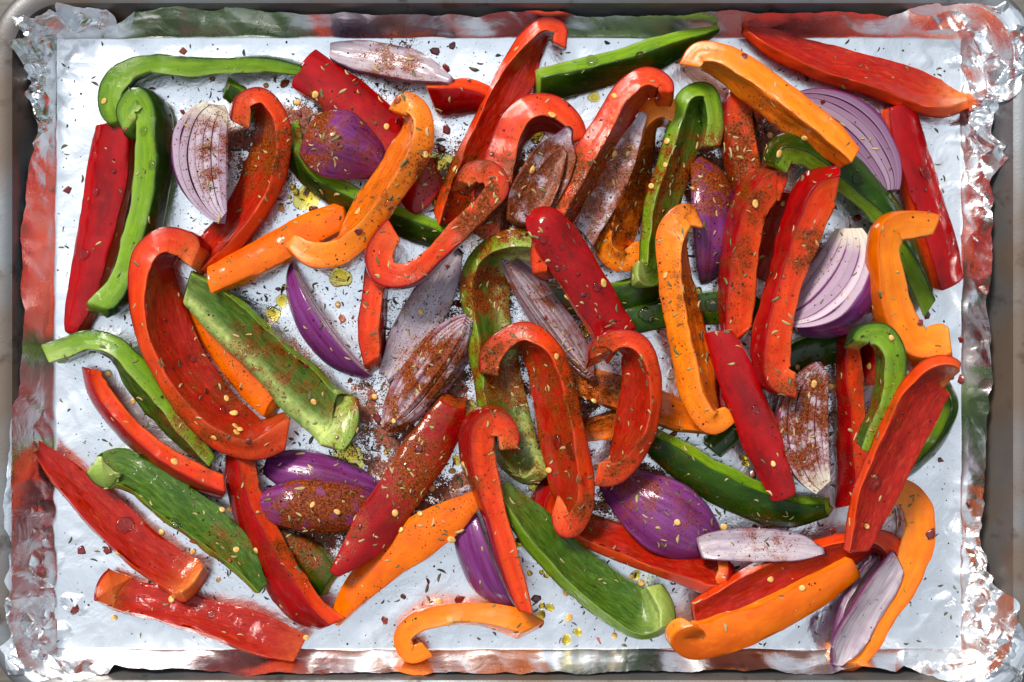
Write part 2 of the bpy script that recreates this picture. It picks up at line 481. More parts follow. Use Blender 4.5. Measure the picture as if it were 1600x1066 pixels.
prof += [(FL, 15, -.55), (lerp4(FL, RI, .10), 15.5, .2), (lerp4(FL, RI, .22), 16, 2.2), (lerp4(FL, RI, .5), 18, 10), (lerp4(FL, RI, .8), 22, 19), (lerp4(FL, RI, .93), 23, 23), (lerp4(FL, RI, .98), 23.5, 24.4), (RI, 24, 25)]
basin_V = []; basin_F = []
loops = [rrect(*q, r) for q, r, z in prof]
n = len(loops[0])
basin_V = np.vstack([np.c_[L, np.full(n, z)] for L, (q, r, z) in zip(loops, prof)])
def ringfaces(m, n): return grid_faces(m, n, True)
pan = empty('baking_sheet', (0, 0, 0))
tag(pan, 'worn grey aluminium baking sheet with brown baked-on stains under the foil', 'baking sheet')
make_mesh('basin', basin_V, [ringfaces(len(prof), n)[:, ::-1]], MAT['pan'], parent=pan)
rp = [(RI, 24.02, 25.02)]
for t, z in ((.12, 25.7), (.3, 26.3), (.55, 26.5), (.8, 26.0), (.95, 24.6), (1.0, 22.6), (.97, 20.8), (.85, 19.8), (.6, 19.6)):
    rp.append((lerp4(RI, RO, t), 24 + 11 * t, z))
loops = [rrect(*q, r) for q, r, z in rp]
rim_V = np.vstack([np.c_[L, np.full(n, z)] for L, (q, r, z) in zip(loops, rp)])
make_mesh('rim', rim_V, [ringfaces(len(rp), n)[:, ::-1]], MAT['pan'], parent=pan)
# outer wall of the sheet under the rim
op = [(lerp4(RI, RO, .10), 24, 23.0), (lerp4(FL, RI, .55), 18, 9), (lerp4(FL, RI, .16), 16, -1.2), (lerp4((-2, 2, -2, 2), FL, .98), 14, -2.4), ((-2, 2, -2, 2), 1, -2.4)]
loops = [rrect(*q, r) for q, r, z in op]
make_mesh('underside', np.vstack([np.c_[L, np.full(n, z)] for L, (q, r, z) in zip(loops, op)]), [ringfaces(len(op), n)[:, ::-1]], MAT['pan'], parent=pan)

# ------------------------------------------------------------------ foil
TOP = [(0, 40), (40, 22), (70, 18), (110, 12), (170, 14), (186, 37), (208, 18), (300, 14), (420, 14), (520, 22), (640, 20), (740, 22), (830, 16), (930, 22), (1050, 20), (1150, 14), (1250, 20), (1330, 14), (1388, 24), (1420, 12), (1500, 5), (1560, 8), (1610, 20)]
LEFT = [(0, 40), (30, 34), (70, 28), (110, 45), (160, 52), (210, 60), (260, 48), (330, 40), (400, 32), (480, 35), (550, 38), (640, 30), (720, 22), (780, 17), (850, 28), (920, 25), (980, 25), (1040, 15), (1070, 15)]
RIGHT = [(0, 1596), (80, 1600), (130, 1592), (165, 1562), (200, 1553), (245, 1571), (285, 1550), (400, 1553), (480, 1545), (600, 1551), (680, 1545), (760, 1540), (830, 1535), (890, 1545), (930, 1578), (980, 1597), (1070, 1608)]
BOT = [(0, 1046), (60, 1052), (130, 1059), (168, 1055), (180, 1040), (280, 1046), (400, 1052), (550, 1050), (700, 1052), (850, 1050), (1000, 1048), (1100, 1050), (1200, 1048), (1300, 1055), (1342, 1041), (1400, 1050), (1412, 1040), (1440, 1052), (1500, 1064), (1560, 1070), (1610, 1074)]
fl, fr, ft, fb = 89., 1501., 61., 1013.
def axis(n_w, lo, hi, n_near, near, n_mid):
    """parameter list: wall -1..0, floor lo..hi, wall 0..1"""
    a = list(np.linspace(-1, 0, n_w, endpoint=False))
    body = list(np.linspace(0, near, n_near, endpoint=False)) + list(np.linspace(near, 1 - near, n_mid, endpoint=False)) + list(np.linspace(1 - near, 1, n_near, endpoint=False))
    return np.array(a + body + list(np.linspace(1, 2, n_w + 1)))
U = axis(46, fl, fr, 70, .075, 330)
W = axis(46, ft, fb, 70, .10, 220)
u, w = np.meshgrid(U, W, indexing='ij')
qx = np.where(u < 0, -u, np.where(u > 1, u - 1, 0)); qy = np.where(w < 0, -w, np.where(w > 1, w - 1, 0))
xn = np.where(u < 0, fl + (fl - 30) * u, np.where(u > 1, fr + (1575 - fr) * (u - 1), fl + (fr - fl) * u))
yn = np.where(w < 0, ft + (ft - 16) * w, np.where(w > 1, fb + (1054 - fb) * (w - 1), ft + (fb - ft) * w))
ip = lambda T, v: np.interp(v, [a for a, b in T], [b for a, b in T])
jag = lambda v, sd: 1.6 * vnoise(v / 22., 0, 0, sd) + .7 * vnoise(v / 6., 0, 0, sd + 1)
X = np.where(u < 0, fl + (ip(LEFT, yn) - fl) * qx + jag(yn, 1) * qx ** 6, np.where(u > 1, fr + (ip(RIGHT, yn) - fr) * qx + jag(yn, 3) * qx ** 6, xn))
Y = np.where(w < 0, ft + (ip(TOP, xn) - ft) * qy + jag(xn, 5) * qy ** 6, np.where(w > 1, fb + (ip(BOT, xn) - fb) * qy + jag(xn, 7) * qy ** 6, yn))
q = (qx ** 5 + qy ** 5) ** .2
q = np.minimum(q, 1.12)
edge_h = 20.5 + 2.0 * vnoise(X / 60., Y / 60., 0, 21) 
def near(cx, cy, rx, ry): return np.exp(-(((X - cx) / rx) ** 2 + ((Y - cy) / ry) ** 2))
corner = np.clip(1.1 * near(55, 110, 55, 150) + 0.9 * near(100, 20, 90, 45) + 1.2 * near(1570, 90, 95, 120) + .75 * near(1530, 230, 45, 110) + 1.0 * near(55, 980, 110, 110) + .55 * near(50, 800, 45, 150)
                 + 1.2 * near(1570, 1000, 110, 120) + .8 * near(1520, 860, 45, 90) + .35 * near(1530, 500, 30, 250), 0, 1.15)
high = near(1590, 70, 70, 110) + near(1590, 1020, 70, 80) + .6 * near(30, 1040, 50, 50)
qs = (np.sqrt(np.clip(q, 0, 1.1) ** 2 + .035) - math.sqrt(.035)) * 1.2
flat_top = 1 - np.exp(-2.6 * np.clip(q, 0, 1.1) ** 1.15)
cb = np.clip(corner * 1.1, 0, 1)
Z = (edge_h + 6.0 * np.clip(high, 0, 1)) * (qs * (1 - cb) + flat_top * cb)
mm = MMPP
for cx, cy, sx, sy, rc in ((fl, ft, 1, 1, 70.), (fr, ft, -1, 1, 110.), (fl, fb, 1, -1, 100.), (fr, fb, -1, -1, 120.)):
    dx, dy = (X - cx) * sx, (Y - cy) * sy
    dd = np.hypot(np.clip(rc - dx, 0, None), np.clip(rc - dy, 0, None))
    Z += np.where((dx < rc) & (dy < rc), 5.0 * np.clip(dd / rc - 1, 0, .6) ** 1.2 * np.clip(1 - q, 0, 1), 0)
f1 = facet(X * mm, Y * mm, 11.0, 31, .5); f2 = facet(X * mm, Y * mm, 5.2, 32, 1.2); f3 = facet(X * mm, Y * mm, 2.6, 33, .2)
wall = np.clip(q * 3, 0, 1)
amp = corner * (.30 + .70 * wall)
CR = crumple(X * mm, Y * mm, 71, (31, 23, 18, 14, 11, 8.5), (3.2, 3.0, 2.7, 2.3, 1.8, 1.2))
Z += amp * CR
# sides: long shallow dents; floor: faint creases
side = wall * (1 - np.clip(corner, 0, 1))
Z += side * (1.0 * facet(X * mm, Y * mm, 21, 41, .9) * np.clip(q * 2, 0, 1) + .12 * f2)
dn = side * (.5 * facet(X * mm, Y * mm, 26., 43, .2) + 1.3 * crumple(X * mm, Y * mm, 111, (38, 27, 19, 13), (.6, .5, .4, .22)))
floor_m = 1 - wall
crease = -np.abs(facet(X * mm, Y * mm, 34, 51, .4)) * .22 + .16 * facet(X * mm, Y * mm, 15, 52, 1.0) * (.35 + np.clip(corner * 3, 0, 2)) + .25 * vnoise(X / 130., Y / 130., 0, 53)
edgeband = np.exp(-np.minimum(np.minimum(X - fl, fr - X), np.minimum(Y - ft, fb - Y)).clip(0) / 60.)
patchy = np.clip(.25 + 1.1 * vnoise(X / 110., Y / 110., 0, 54), 0, 1)
Z += floor_m * (crease * (.55 + .9 * edgeband) + patchy * (.45 + .65 * edgeband) * .95 * (crumple(X * mm, Y * mm, 101, (33, 24, 17, 12), (.42, .34, .26, .16)) + .1))
Z = np.maximum(Z, -.35)
xm, ym = px2mm(X, Y, np.clip(Z, 0, 30))
lat = amp * wall
xm = xm + lat * crumple(X * mm, Y * mm, 81, (21, 15, 11, 8), (1.5, 1.2, 1.0, .6)) + dn * np.where(qx > 0, 1, 0)
ym = ym + lat * crumple(X * mm, Y * mm, 91, (21, 15, 11, 8), (1.5, 1.2, 1.0, .6)) + dn * np.where(qy > 0, 1, 0)
FV = np.stack([xm, ym, Z], -1).reshape(-1, 3)
pan_tree = BVHTree.FromPolygons(np.vstack([basin_V, rim_V]).tolist(), ringfaces(len(prof), n).tolist() + (ringfaces(len(rp), n) + len(basin_V)).tolist())
for i in np.nonzero(q.ravel() > 0)[0]:
    hz = pan_tree.ray_cast(Vector((FV[i, 0], FV[i, 1], 90)), Vector((0, 0, -1)))[0]
    if hz is not None:
        need = hz.z + .35 + max(0.0, amp.ravel()[i] * (CR.ravel()[i] * .75 + 2.2))
        if FV[i, 2] < need: FV[i, 2] = need
foil = make_mesh('foil_sheet', FV, [grid_faces(len(U), len(W))[:, ::-1]], MAT['foil'], {'spice': spice_mm(FV) * np.clip(1 - q.ravel() * 2, 0, 1)})
sm_ = np.ones((len(U) - 1, len(W) - 1), bool); sm_[(corner * wall)[:-1, :-1] > .12] = False
foil.data.polygons.foreach_set('use_smooth', sm_.ravel())
tag(foil, 'crumpled silver aluminium foil lining the baking sheet, folded up its sides', 'foil')

# ------------------------------------------------------------------ height map for resting things on one another
CELL = 1.5
HX0, HY0, HNX, HNY = -270., -190., 360, 254
HM = np.zeros((HNX, HNY))
def cells(V):
    i = np.clip(((V[:, 0] - HX0) / CELL).astype(int), 0, HNX - 1); j = np.clip(((V[:, 1] - HY0) / CELL).astype(int), 0, HNY - 1)
    return i * HNY + j
np.maximum.at(HM.ravel(), cells(FV[::3]), FV[::3, 2])
HM[:] = np.where(HM < 3, np.minimum(HM, .3), HM)
def settle(V, sink=1.6, quant=.95, max_tilt=.30):
    """how far to lift (a) and tilt (b, along the main axis) a rigid thing so that it rests on what lies below"""
    c = V[:, :2].mean(0)
    D = V[:, :2] - c
    ev, E = np.linalg.eigh(D.T @ D)
    ax = E[:, 1]
    uu = D @ ax
    id_ = cells(V)
    order = np.argsort(id_, kind='stable'); ids, st = np.unique(id_[order], return_index=True)
    zb = np.minimum.reduceat(V[order, 2], st)
    um = np.add.reduceat(uu[order], st) / np.diff(np.r_[st, len(order)])
    H = HM.ravel()[ids]
    r = H - zb - np.where(H > 2.0, sink, 0.0)
    best = None
    for b in np.linspace(-max_tilt, max_tilt, 41):
        a = np.quantile(r - b * um, quant)
        a = max(a, np.max((0.0 - zb) - b * um) - .4)        # never through the foil
        s = a + 6 * abs(b)
        if best is None or s < best[0]: best = (s, a, b)
    return best[1], best[2], ax, c
def splat(V): np.maximum.at(HM.reshape(-1), cells(V), V[:, 2])
ALL = []                      # (verts mm, quads, tris, owner) for dropping the spices
SIZES = {}

# ------------------------------------------------------------------ a pepper strip
_sa = np.linspace(.97, -.97, 11); _eb = np.linspace(.90, -.90, 7)
CSA = np.r_[_sa, -.992, np.full(7, -1.), -.992, -_sa, .992, np.full(7, 1.), .992]
CSB = np.r_[np.full(11, 1.), .972, _eb, -.972, np.full(11, -1.), -.972, -_eb, .972]
NCS = len(CSA)
SK = np.r_[NCS - 1, np.arange(0, 12)]         # skin side of the section
INN = (CSB < -.95)[None]; EDG = (np.abs(CSA) > .985)[None]
def strip_geometry(spec, zc, seed):
    P = np.array([(p[0], p[1], p[2] if len(p) > 2 else 0.0) for p in spec['path']], float)
    n = len(P)
    def per(v): return np.array(v, float) if hasattr(v, '__len__') else np.full(n, float(v))
    w, t, r = per(spec['w']), per(spec.get('t', 24)), per(spec['roll'])
    def fit(a):
        return a if len(a) == n else np.interp(np.linspace(0, 1, n), np.linspace(0, 1, len(a)), a)
    w, t, r = fit(w), fit(t), fit(r)
    C, s = resample(catmull(np.c_[P, w, t, r], 24), 2.3)
    m = len(C)
    zz = zc + C[:, 2] * MMPP
    x, y = px2mm(C[:, 0], C[:, 1], zz)
    k = MMPP * (CAM_H - zz) / CAM_H
    w, t, r = C[:, 3] * k, C[:, 4] * k, np.radians(C[:, 5])
    s = s * MMPP; Ltot = s[-1]
    R = np.stack([x, y, zz - zc], 1)
    R[:, 2] += .9 * vnoise(s / 22., 0, seed, 3) * MMPP
    T = np.gradient(R, axis=0); T /= np.linalg.norm(T, axis=1)[:, None]
    N = np.zeros_like(R); mid = spec.get('mid', m // 2)
    mid = int(mid * (m - 1)) if isinstance(mid, float) else mid
    up = np.array([0, 0, 1.]); N[mid] = up - T[mid] * T[mid, 2]; N[mid] /= np.linalg.norm(N[mid])
    for rg in (range(mid + 1, m), range(mid - 1, -1, -1)):
        pr = mid
        for i in rg:
            v = N[pr] - T[i] * (N[pr] @ T[i]); N[i] = v / np.linalg.norm(v); pr = i
    S = np.cross(T, N)                             # travel-right side seen from above
    rr = r + .10 * vnoise(s / 30., 1.3, seed, 4)
    Nn = N * np.cos(rr)[:, None] + S * np.sin(rr)[:, None]
    Wd = np.cross(T, Nn)
    w = w * (1 + .07 * vnoise(s / 14., 5.1, seed, 5)); t = np.minimum(t, .85 * w + .6) * (1 + .15 * vnoise(s / 17., 9.1, seed, 6) + .05 * vnoise(s / 5., 9.1, seed, 7))
    d = np.minimum(s, Ltot - s)
    e = np.clip(d / .5, 0, 1); e = .93 + .07 * np.sqrt(1 - (1 - e) ** 2)
    A = CSA[None] * (w * e)[:, None] / 2; B = CSB[None] * (t * e)[:, None] / 2
    arch = spec.get('arch', .13)
    isn = np.clip(.5 - CSB * .5, 0, 1)[None] * np.ones((m, 1))
    ss = s[:, None] * np.ones((1, NCS))
    B = B - arch * (.28 + .72 * np.cos(rr) ** 2)[:, None] * w[:, None] * CSA[None] ** 2
    B = B + INN * (.45 * vnoise(ss / 9., A / 2.6, seed, 11) + .16 * vnoise(ss / 4., A / 1.3, seed, 12))
    if spec.get('rib'):
        off, wid, hgt = spec['rib']
        ribm = np.exp(-((CSA[None] - off) / wid) ** 2) * INN * (1 + .3 * vnoise(ss / 8., 0, seed, 15))
        B = B - hgt * ribm
    else: ribm = np.zeros_like(B)
    A = A + EDG * np.sign(CSA[None]) * (.34 * vnoise(ss / 8., B / 5., seed, 13) + .12 * vnoise(ss / 2.5, B / 2., seed, 14))
    V = R[:, None] + Wd[:, None] * A[..., None] + Nn[:, None] * B[..., None]
    # knife cuts across the ends run at a slant
    kn = np.random.default_rng(seed)
    for en, dist in ((0, s), (1, Ltot - s)):
        ka, kb = kn.uniform(-.45, .45), kn.uniform(-.8, .8)
        fo = np.exp(-(dist / (.35 * w.mean() + .25)) ** 2)[:, None, None]
        V = V + T[:, None] * (ka * A + kb * B)[..., None] * fo
        if en == 0: SKEW = T[:, None] * (ka * A + kb * B)[..., None] * fo
        else: SKEW = SKEW + T[:, None] * (ka * A + kb * B)[..., None] * fo
    pe = spec.get('pale', (0, 0))
    pl = spec.get('plen', 9.0)
    pal = (pe[0] * np.exp(-(s / pl) ** 2) + pe[1] * np.exp(-((Ltot - s) / pl) ** 2))[:, None] * (.35 + .65 * isn) + .95 * ribm
    dp = (1 - CSB[None]) / 2 * np.ones((m, 1))
    inn = INN * np.ones((m, 1))
    suv = np.stack([ss, A + np.where(CSB[None] > 0, 50, 0) + 3 * B * EDG, np.full_like(ss, seed * 3.7)], -1)
    # skin: a thin shell proud of the flesh
    Vs = R[:, None] + Wd[:, None] * (A[:, SK] * 1.006)[..., None] + Nn[:, None] * (B[:, SK] + .22)[..., None] + SKEW[:, SK]
    low = Vs - Nn[:, None] * .5
    return V, Vs, low, pal, inn, suv, m, dp, np.abs(CSA)[None] * np.ones((m, 1)), (s / Ltot)[:, None] * np.ones((1, NCS))

def build_strip(spec, idx):
    seed = idx * 13 + 5
    zc = spec.get('z', 6.0)
    for it in range(3):
        V, Vs, low, pal, inn, suv, m, dp, eg, fr_ = strip_geometry(spec, zc, seed)
        f = V.reshape(-1, 3)
        a, b, ax, c = settle(f, spec.get('sink', 2.0), spec.get('quant', .94), spec.get('tilt', .26))
        zc = a
    def lay(Q):
        Q = Q.copy(); uu = (Q[..., :2] - c) @ ax
        Q[..., 2] += a + b * uu
        return Q
    V, Vs, low = lay(V), lay(Vs), lay(low)
    f = V.reshape(-1, 3); splat(f); splat(Vs.reshape(-1, 3))
    base = f.mean(0); base[2] = f[:, 2].min()
    root = empty(spec['name'], base)
    tag(root, spec['label'], spec['cat'], spec['group'])
    nb = len(f)
    caps = np.vstack([V[0].mean(0), V[-1].mean(0)])
    j = np.arange(NCS); jn = (j + 1) % NCS
    tris = np.vstack([np.stack([np.full(NCS, nb), jn, j], 1), np.stack([np.full(NCS, nb + 1), (m - 1) * NCS + j, (m - 1) * NCS + jn], 1)])
    quads = grid_faces(m, NCS, True)
    FVv = np.vstack([f, caps])
    at = {'dp': np.r_[dp.ravel(), .6, .6], 'eg': np.r_[eg.ravel(), 0, 0], 'inn': np.r_[inn.ravel(), 0, 0], 'pal': np.r_[pal.ravel(), pal[0].mean(), pal[-1].mean()], 'suv': np.vstack([suv.reshape(-1, 3), suv[0].mean(0)[None], suv[-1].mean(0)[None]]),
          'spice': spice_mm(FVv) * spec.get('spice', 1.0)}
    o = make_mesh('flesh', FVv - base, [quads, tris], MAT[spec['color'] + '_flesh'], at, parent=root)
    ns = len(SK)
    g = np.concatenate([low[:, :1], Vs, low[:, -1:]], 1)          # m x (ns+2)
    g = np.concatenate([low_end(low, Vs, 0), g, low_end(low, Vs, -1)], 0)
    sv = np.concatenate([suv[:, SK[:1]], suv[:, SK], suv[:, SK[-1:]]], 1); sv = np.concatenate([sv[:1], sv, sv[-1:]], 0)
    gf = g.reshape(-1, 3)
    o2 = make_mesh('skin', gf - base, [grid_faces(m + 2, ns + 2)], MAT[spec['color'] + '_skin'], {'suv': sv.reshape(-1, 3), 'spice': spice_mm(gf) * spec.get('spice', 1.0)}, parent=root)
    ALL.append((FVv, quads, tris, len(OWN))); ALL.append((gf, grid_faces(m + 2, ns + 2), None, len(OWN))); OWN.append(spec)
    return root
def low_end(low, Vs, k):
    r = low[k:k + 1] if k == 0 else low[-1:]
    return np.concatenate([r[:, :1], r, r[:, -1:]], 1)
OWN = []

# ------------------------------------------------------------------ an onion wedge or petal: nested shells about the onion's axis
def build_onion(spec, idx):
    seed = idx * 17 + 3
    (x0, y0), (x1, y1) = spec['axis']
    rs = np.random.default_rng(seed)
    Rpx = spec['R']; lay = spec.get('layers', [1.0]); thick = spec.get('thick', .12)
    ph0, ph1 = np.radians(spec['phi'])
    s0, s1 = spec.get('ends', (-.97, .985)); side = spec.get('side', 1); tiltx = spec.get('lift', 0.0)
    p, qq = spec.get('shape', (2.0, .62)); skew = spec.get('skew', 0.0)
    zc = 5.0
    ns = 64
    for it in range(3):
        ax0, ay0 = px2mm(x0, y0, zc); ax1, ay1 = px2mm(x1, y1, zc)
        k = MMPP * (CAM_H - zc) / CAM_H
        O = np.array([(ax0 + ax1) / 2, (ay0 + ay1) / 2, 0.]); D = np.array([ax1 - ax0, ay1 - ay0, tiltx]); Ln = np.linalg.norm(D); D /= Ln
        Zu = np.array([0, 0, 1.]); Sd = np.cross(D, Zu) * side; Sd /= np.linalg.norm(Sd); Zu = np.cross(Sd, D) * side
        parts = []
        for li, f in enumerate(lay):
            fi = max(f - thick, .02) if li < len(lay) else 0
            dph0, dph1 = rs.uniform(-1, 1, 2) * np.radians(spec.get('fan', 1.2))
            a0, a1 = ph0 + dph0 * .5, ph1 + dph1 - spec.get('step', 0.0) * math.radians(1) * (len(lay) - 1 - li) * 0
            nph = max(10, int(abs(a1 - a0) * f * Rpx / 5))
            S_ = np.linspace(s0, s1, ns); Phi = np.linspace(a0, a1, nph)
            sg, pg = np.meshgrid(S_, Phi, indexing='ij')
            wob = 1 + .045 * vnoise(sg * 2.2, pg * 2.6, li * 2.3, seed) + .014 * vnoise(sg * 1.5, pg * 12, li, seed + 1)
            def shell(fr):
                lenf = .80 + .20 * fr
                x = np.sign(sg) * np.abs(sg) ** 1.0 * Ln / 2 * lenf + (skew * Ln * .0)
                sr = sg + skew * (1 - sg * sg)
                rad = fr * Rpx * k * np.clip(1 - np.abs(sr) ** p, 0.0005, 1) ** qq * wob
                # the layers draw in towards the narrow ends
                return O + D * x[..., None] + Sd * (rad * np.cos(pg))[..., None] + Zu * (rad * np.sin(pg))[..., None]
            parts.append((shell(f), shell(fi), sg, pg, f, fi))
        allv = np.vstack([np.vstack([A.reshape(-1, 3), B.reshape(-1, 3)]) for A, B, *_ in parts])
        a, b, axx, c = settle(allv, spec.get('sink', 2.0), spec.get('quant', .94), spec.get('tilt', .22))
        zc = a + spec.get('zface', 6.0)
    base = allv.mean(0); base[2] = allv[:, 2].min() + a
    root = empty(spec['name'], base)
    tag(root, spec['label'], spec['cat'], spec['group'])
    for A, B, sg, pg, f, fi in parts:
        n1, n2 = sg.shape
        for Q in (A, B): Q[..., 2] += a + b * ((Q[..., :2] - c) @ axx)
        # loop round the section: outer face, edge, inner face, edge
        E1 = [A[:, -1:] * (1 - t) + B[:, -1:] * t for t in (.05, .14, .55, .9, .97)]
        E0 = [B[:, :1] * (1 - t) + A[:, :1] * t for t in (.03, .1, .45, .86, .95)]
        G = np.concatenate([A] + E1 + [B[:, ::-1]] + E0, 1)
        dep = np.r_[np.zeros(n2), .05, .14, .55, .9, .97, np.ones(n2), .97, .9, .55, .14, .05][None] * np.ones((n1, 1))
        cut = np.r_[np.zeros(n2 - 1), .6, np.ones(5), .6, np.zeros(n2 - 2), .6, np.ones(5)][None] * np.ones((n1, 1))
        rad = f * Rpx * k
        around = np.r_[pg[0] * rad, pg[0, -1] * rad + np.linspace(.2, 2, 5), pg[0, ::-1] * rad + 40, pg[0, 0] * rad + 60 + np.linspace(.2, 2, 5)][None] * np.ones((n1, 1))
        along = sg[:, :1] * Ln / 2 * np.ones((1, G.shape[1]))
        pe = spec.get('pale', (0, 0))
        pal = (pe[0] * np.clip((-sg[:, :1] - .55) / .3, 0, 1) + pe[1] * np.clip((sg[:, :1] - .55) / .3, 0, 1)) * np.ones((1, G.shape[1]))
        nc = G.shape[1]
        g = G.reshape(-1, 3); nb = len(g)
        caps = np.vstack([G[0].mean(0), G[-1].mean(0)])
        # narrow-end caps as quads across the shell
        quads = grid_faces(n1, nc, True)
        j = np.arange(n2 - 1)
        inner = lambda q_: nc - 5 - 1 - q_            # index of the inner face point under outer point q_
        capq = []
        for row, flip in ((0, False), (n1 - 1, True)):
            o_ = row * nc
            F = np.stack([o_ + j, o_ + inner(j), o_ + inner(j + 1), o_ + j + 1], 1)
            capq.append(F[:, ::-1] if flip else F)
        quads = np.vstack([quads] + capq)
        if side > 0: quads = quads[:, ::-1]
        at = {'lt': np.full(len(g), np.clip(rs.uniform(*spec.get('lt', (-.1, .7))) + .25 * (f > .9), 0, 1)), 'dep': dep.ravel(), 'cut': cut.ravel(), 'pal': pal.ravel(), 'spice': spice_mm(g) * spec.get('spice', 1.0),
              'suv': np.stack([along, around, np.full_like(along, seed * 1.9 + f * 7)], -1).reshape(-1, 3)}
        make_mesh('layer', g - base, [quads], MAT[spec.get('mat', 'onion')], at, parent=root)
        splat(g)
        ALL.append((g, quads, None, len(OWN)))
    OWN.append(spec)
    return root

SP = []
LV = {}
def S(color, level, label, path, w, roll, t=24, **k):
    SP.append(dict(kind='strip', color=color, level=level, label=label, path=path, w=w, roll=roll, t=t, name=color + '_pepper_strip', cat='pepper strip', group=color + ' bell pepper strips on the foil', **k))
def N(level, label, axis, R, phi, name='red_onion_wedge', cat='onion wedge', **k):
    SP.append(dict(kind='onion', level=level, label=label, axis=axis, R=R, phi=phi, name=name, cat=cat, group='red onion pieces on the foil', **k))

# ------------------------------------------------------------------ the pepper strips: path in photograph pixels (x, y, lift), width, thickness, roll
# roll 0 = skin up, 90 = skin to the right of travel with a cut edge up, 180 = inside up
# --- red
S('red', 0, 'red strip lying skin up beside a long green hooked strip, near one foil wall', [(180, 188), (172, 250), (160, 320), (142, 410), (125, 480), (113, 524)], [62, 66, 68, 62, 46, 20], 14)
S('red', 1.2, 'spiced red strip with curled end, inner side up, beside an onion wedge', [(372, 190, 14), (380, 160, 12), (408, 158, 4), (430, 195), (424, 250), (400, 310), (362, 365), (318, 412)], [40, 48, 54, 66, 74, 74, 70, 50], [-95, -100, -115, -125, -132, -138, -140, -140], t=26, pale=(.4, 0))
S('red', .5, 'broad red strip skin up, crossing under the purple onion and orange curl', [(474, 106), (530, 145), (590, 200), (640, 258), (668, 312)], [70, 74, 78, 76, 66], -8, t=22)
S('red', .6, 'short red tapered piece with a pale torn end, under a long red strip', [(672, 152), (695, 155), (730, 152), (775, 157)], [44, 52, 46, 26], 48, t=24, pale=(.95, 0), plen=6)
S('red', 1.2, 'long slender red strip with hooked tip reaching to the upper foil wall', [(874, 74), (874, 50), (852, 44), (828, 70), (804, 120), (776, 178), (745, 238), (718, 290), (702, 340)], [38, 42, 48, 54, 58, 60, 58, 54, 50], [92, 92, 98, 125, 150, 155, 152, 148, 145], t=24, mid=.6)
S('red', 1.6, 'red arched strip framing the tip of a spiced onion petal', [(902, 222), (892, 198), (862, 176), (830, 176), (803, 200), (785, 245), (772, 300), (762, 368)], [46, 48, 50, 52, 54, 54, 54, 50], [105, 108, 110, 105, 98, 95, 98, 100], t=[30, 32, 36, 40, 44, 48, 50, 46])
S('red', 3.2, 'red double-hooked strip lying diagonally over two other red strips', [(610, 362), (598, 378), (590, 402), (602, 428), (638, 431), (680, 400), (722, 358), (760, 322), (778, 296), (764, 272), (738, 274), (722, 296)], [40, 44, 46, 48, 48, 46, 46, 46, 46, 44, 42, 36], 88, t=[58, 60, 54, 42, 32, 30, 30, 32, 38, 40, 38, 30], pale=(.35, .6), tilt=.14)
S('red', 1.8, 'straight red strip with bent end running beside a white spiced onion petal', [(1040, 156), (1036, 136), (1010, 128), (980, 150), (948, 204), (912, 262), (878, 322), (852, 384), (850, 432)], [46, 50, 54, 56, 58, 58, 56, 52, 46], [95, 98, 105, 112, 112, 112, 112, 110, 110], t=[26, 30, 34, 36, 38, 38, 38, 36, 30])
S('red', 3.6, 'glossy red strip skin up dotted with water drops near the pan centre', [(832, 356, -10), (850, 356), (880, 390), (910, 436), (942, 486), (972, 536, -4)], [50, 62, 66, 66, 68, 66], -10, t=22, spice=.15, tilt=.2)
S('red', 4.2, 'red C-shaped strip, inner side up, end touching the drop-covered red strip', [(934, 562), (936, 544), (960, 530), (990, 540), (1004, 585), (1002, 640), (990, 692), (966, 736), (938, 742)], [38, 42, 46, 58, 66, 68, 62, 50, 42], [-88, -90, -96, -112, -132, -136, -128, -100, -92], t=[34, 36, 34, 30, 28, 28, 30, 38, 46], pale=(.25, .25))
S('red', 4.0, 'red strip arching over the green strip, both ends hooked, inner side up', [(762, 585), (766, 556), (788, 532), (822, 524), (852, 556), (870, 618), (884, 690), (896, 750), (900, 796), (886, 818), (866, 790)], [32, 38, 44, 52, 64, 68, 68, 66, 54, 46, 34], [-88, -90, -98, -112, -128, -134, -136, -132, -108, -96, -90], t=[30, 34, 32, 30, 28, 30, 30, 32, 36, 38, 26], pale=(.5, .4))
S('red', 3.8, 'red hooked strip with long thin tail lying across the purple onion edge', [(794, 702), (792, 672), (770, 656), (746, 672), (744, 712), (758, 764), (778, 830), (798, 894), (818, 952)], [40, 46, 50, 54, 54, 50, 46, 42, 30], [96, 92, 84, 74, 72, 74, 78, 82, 84], t=[30, 34, 40, 44, 42, 36, 32, 30, 20], pale=(.8, 0), plen=7)
S('red', 2.6, 'glossy red strip skin up, tapering, leaning over two purple onion pieces', [(708, 628), (694, 662), (656, 722), (610, 790), (566, 850), (524, 894)], [40, 62, 70, 70, 58, 18], -6, t=24, tilt=.2)
S('red', 2.4, 'large red C-shaped strip, inner side up, with seeds stuck inside', [(318, 408), (300, 386), (268, 378), (242, 402), (240, 456), (258, 530), (298, 606), (344, 662), (398, 690), (444, 676)], [46, 56, 64, 72, 78, 82, 82, 78, 66, 48], [92, 92, 96, 108, 122, 132, 136, 132, 118, 100], t=[54, 50, 44, 40, 38, 36, 36, 36, 40, 44], pale=(.8, .2), tilt=.12)
S('red', 1.2, 'thin red strip curving below the green hooked strip, skin facing outward', [(140, 576), (152, 612), (186, 660), (236, 706), (292, 742), (348, 764)], [30, 42, 52, 58, 60, 46], 62, t=[16, 24, 26, 28, 28, 24])
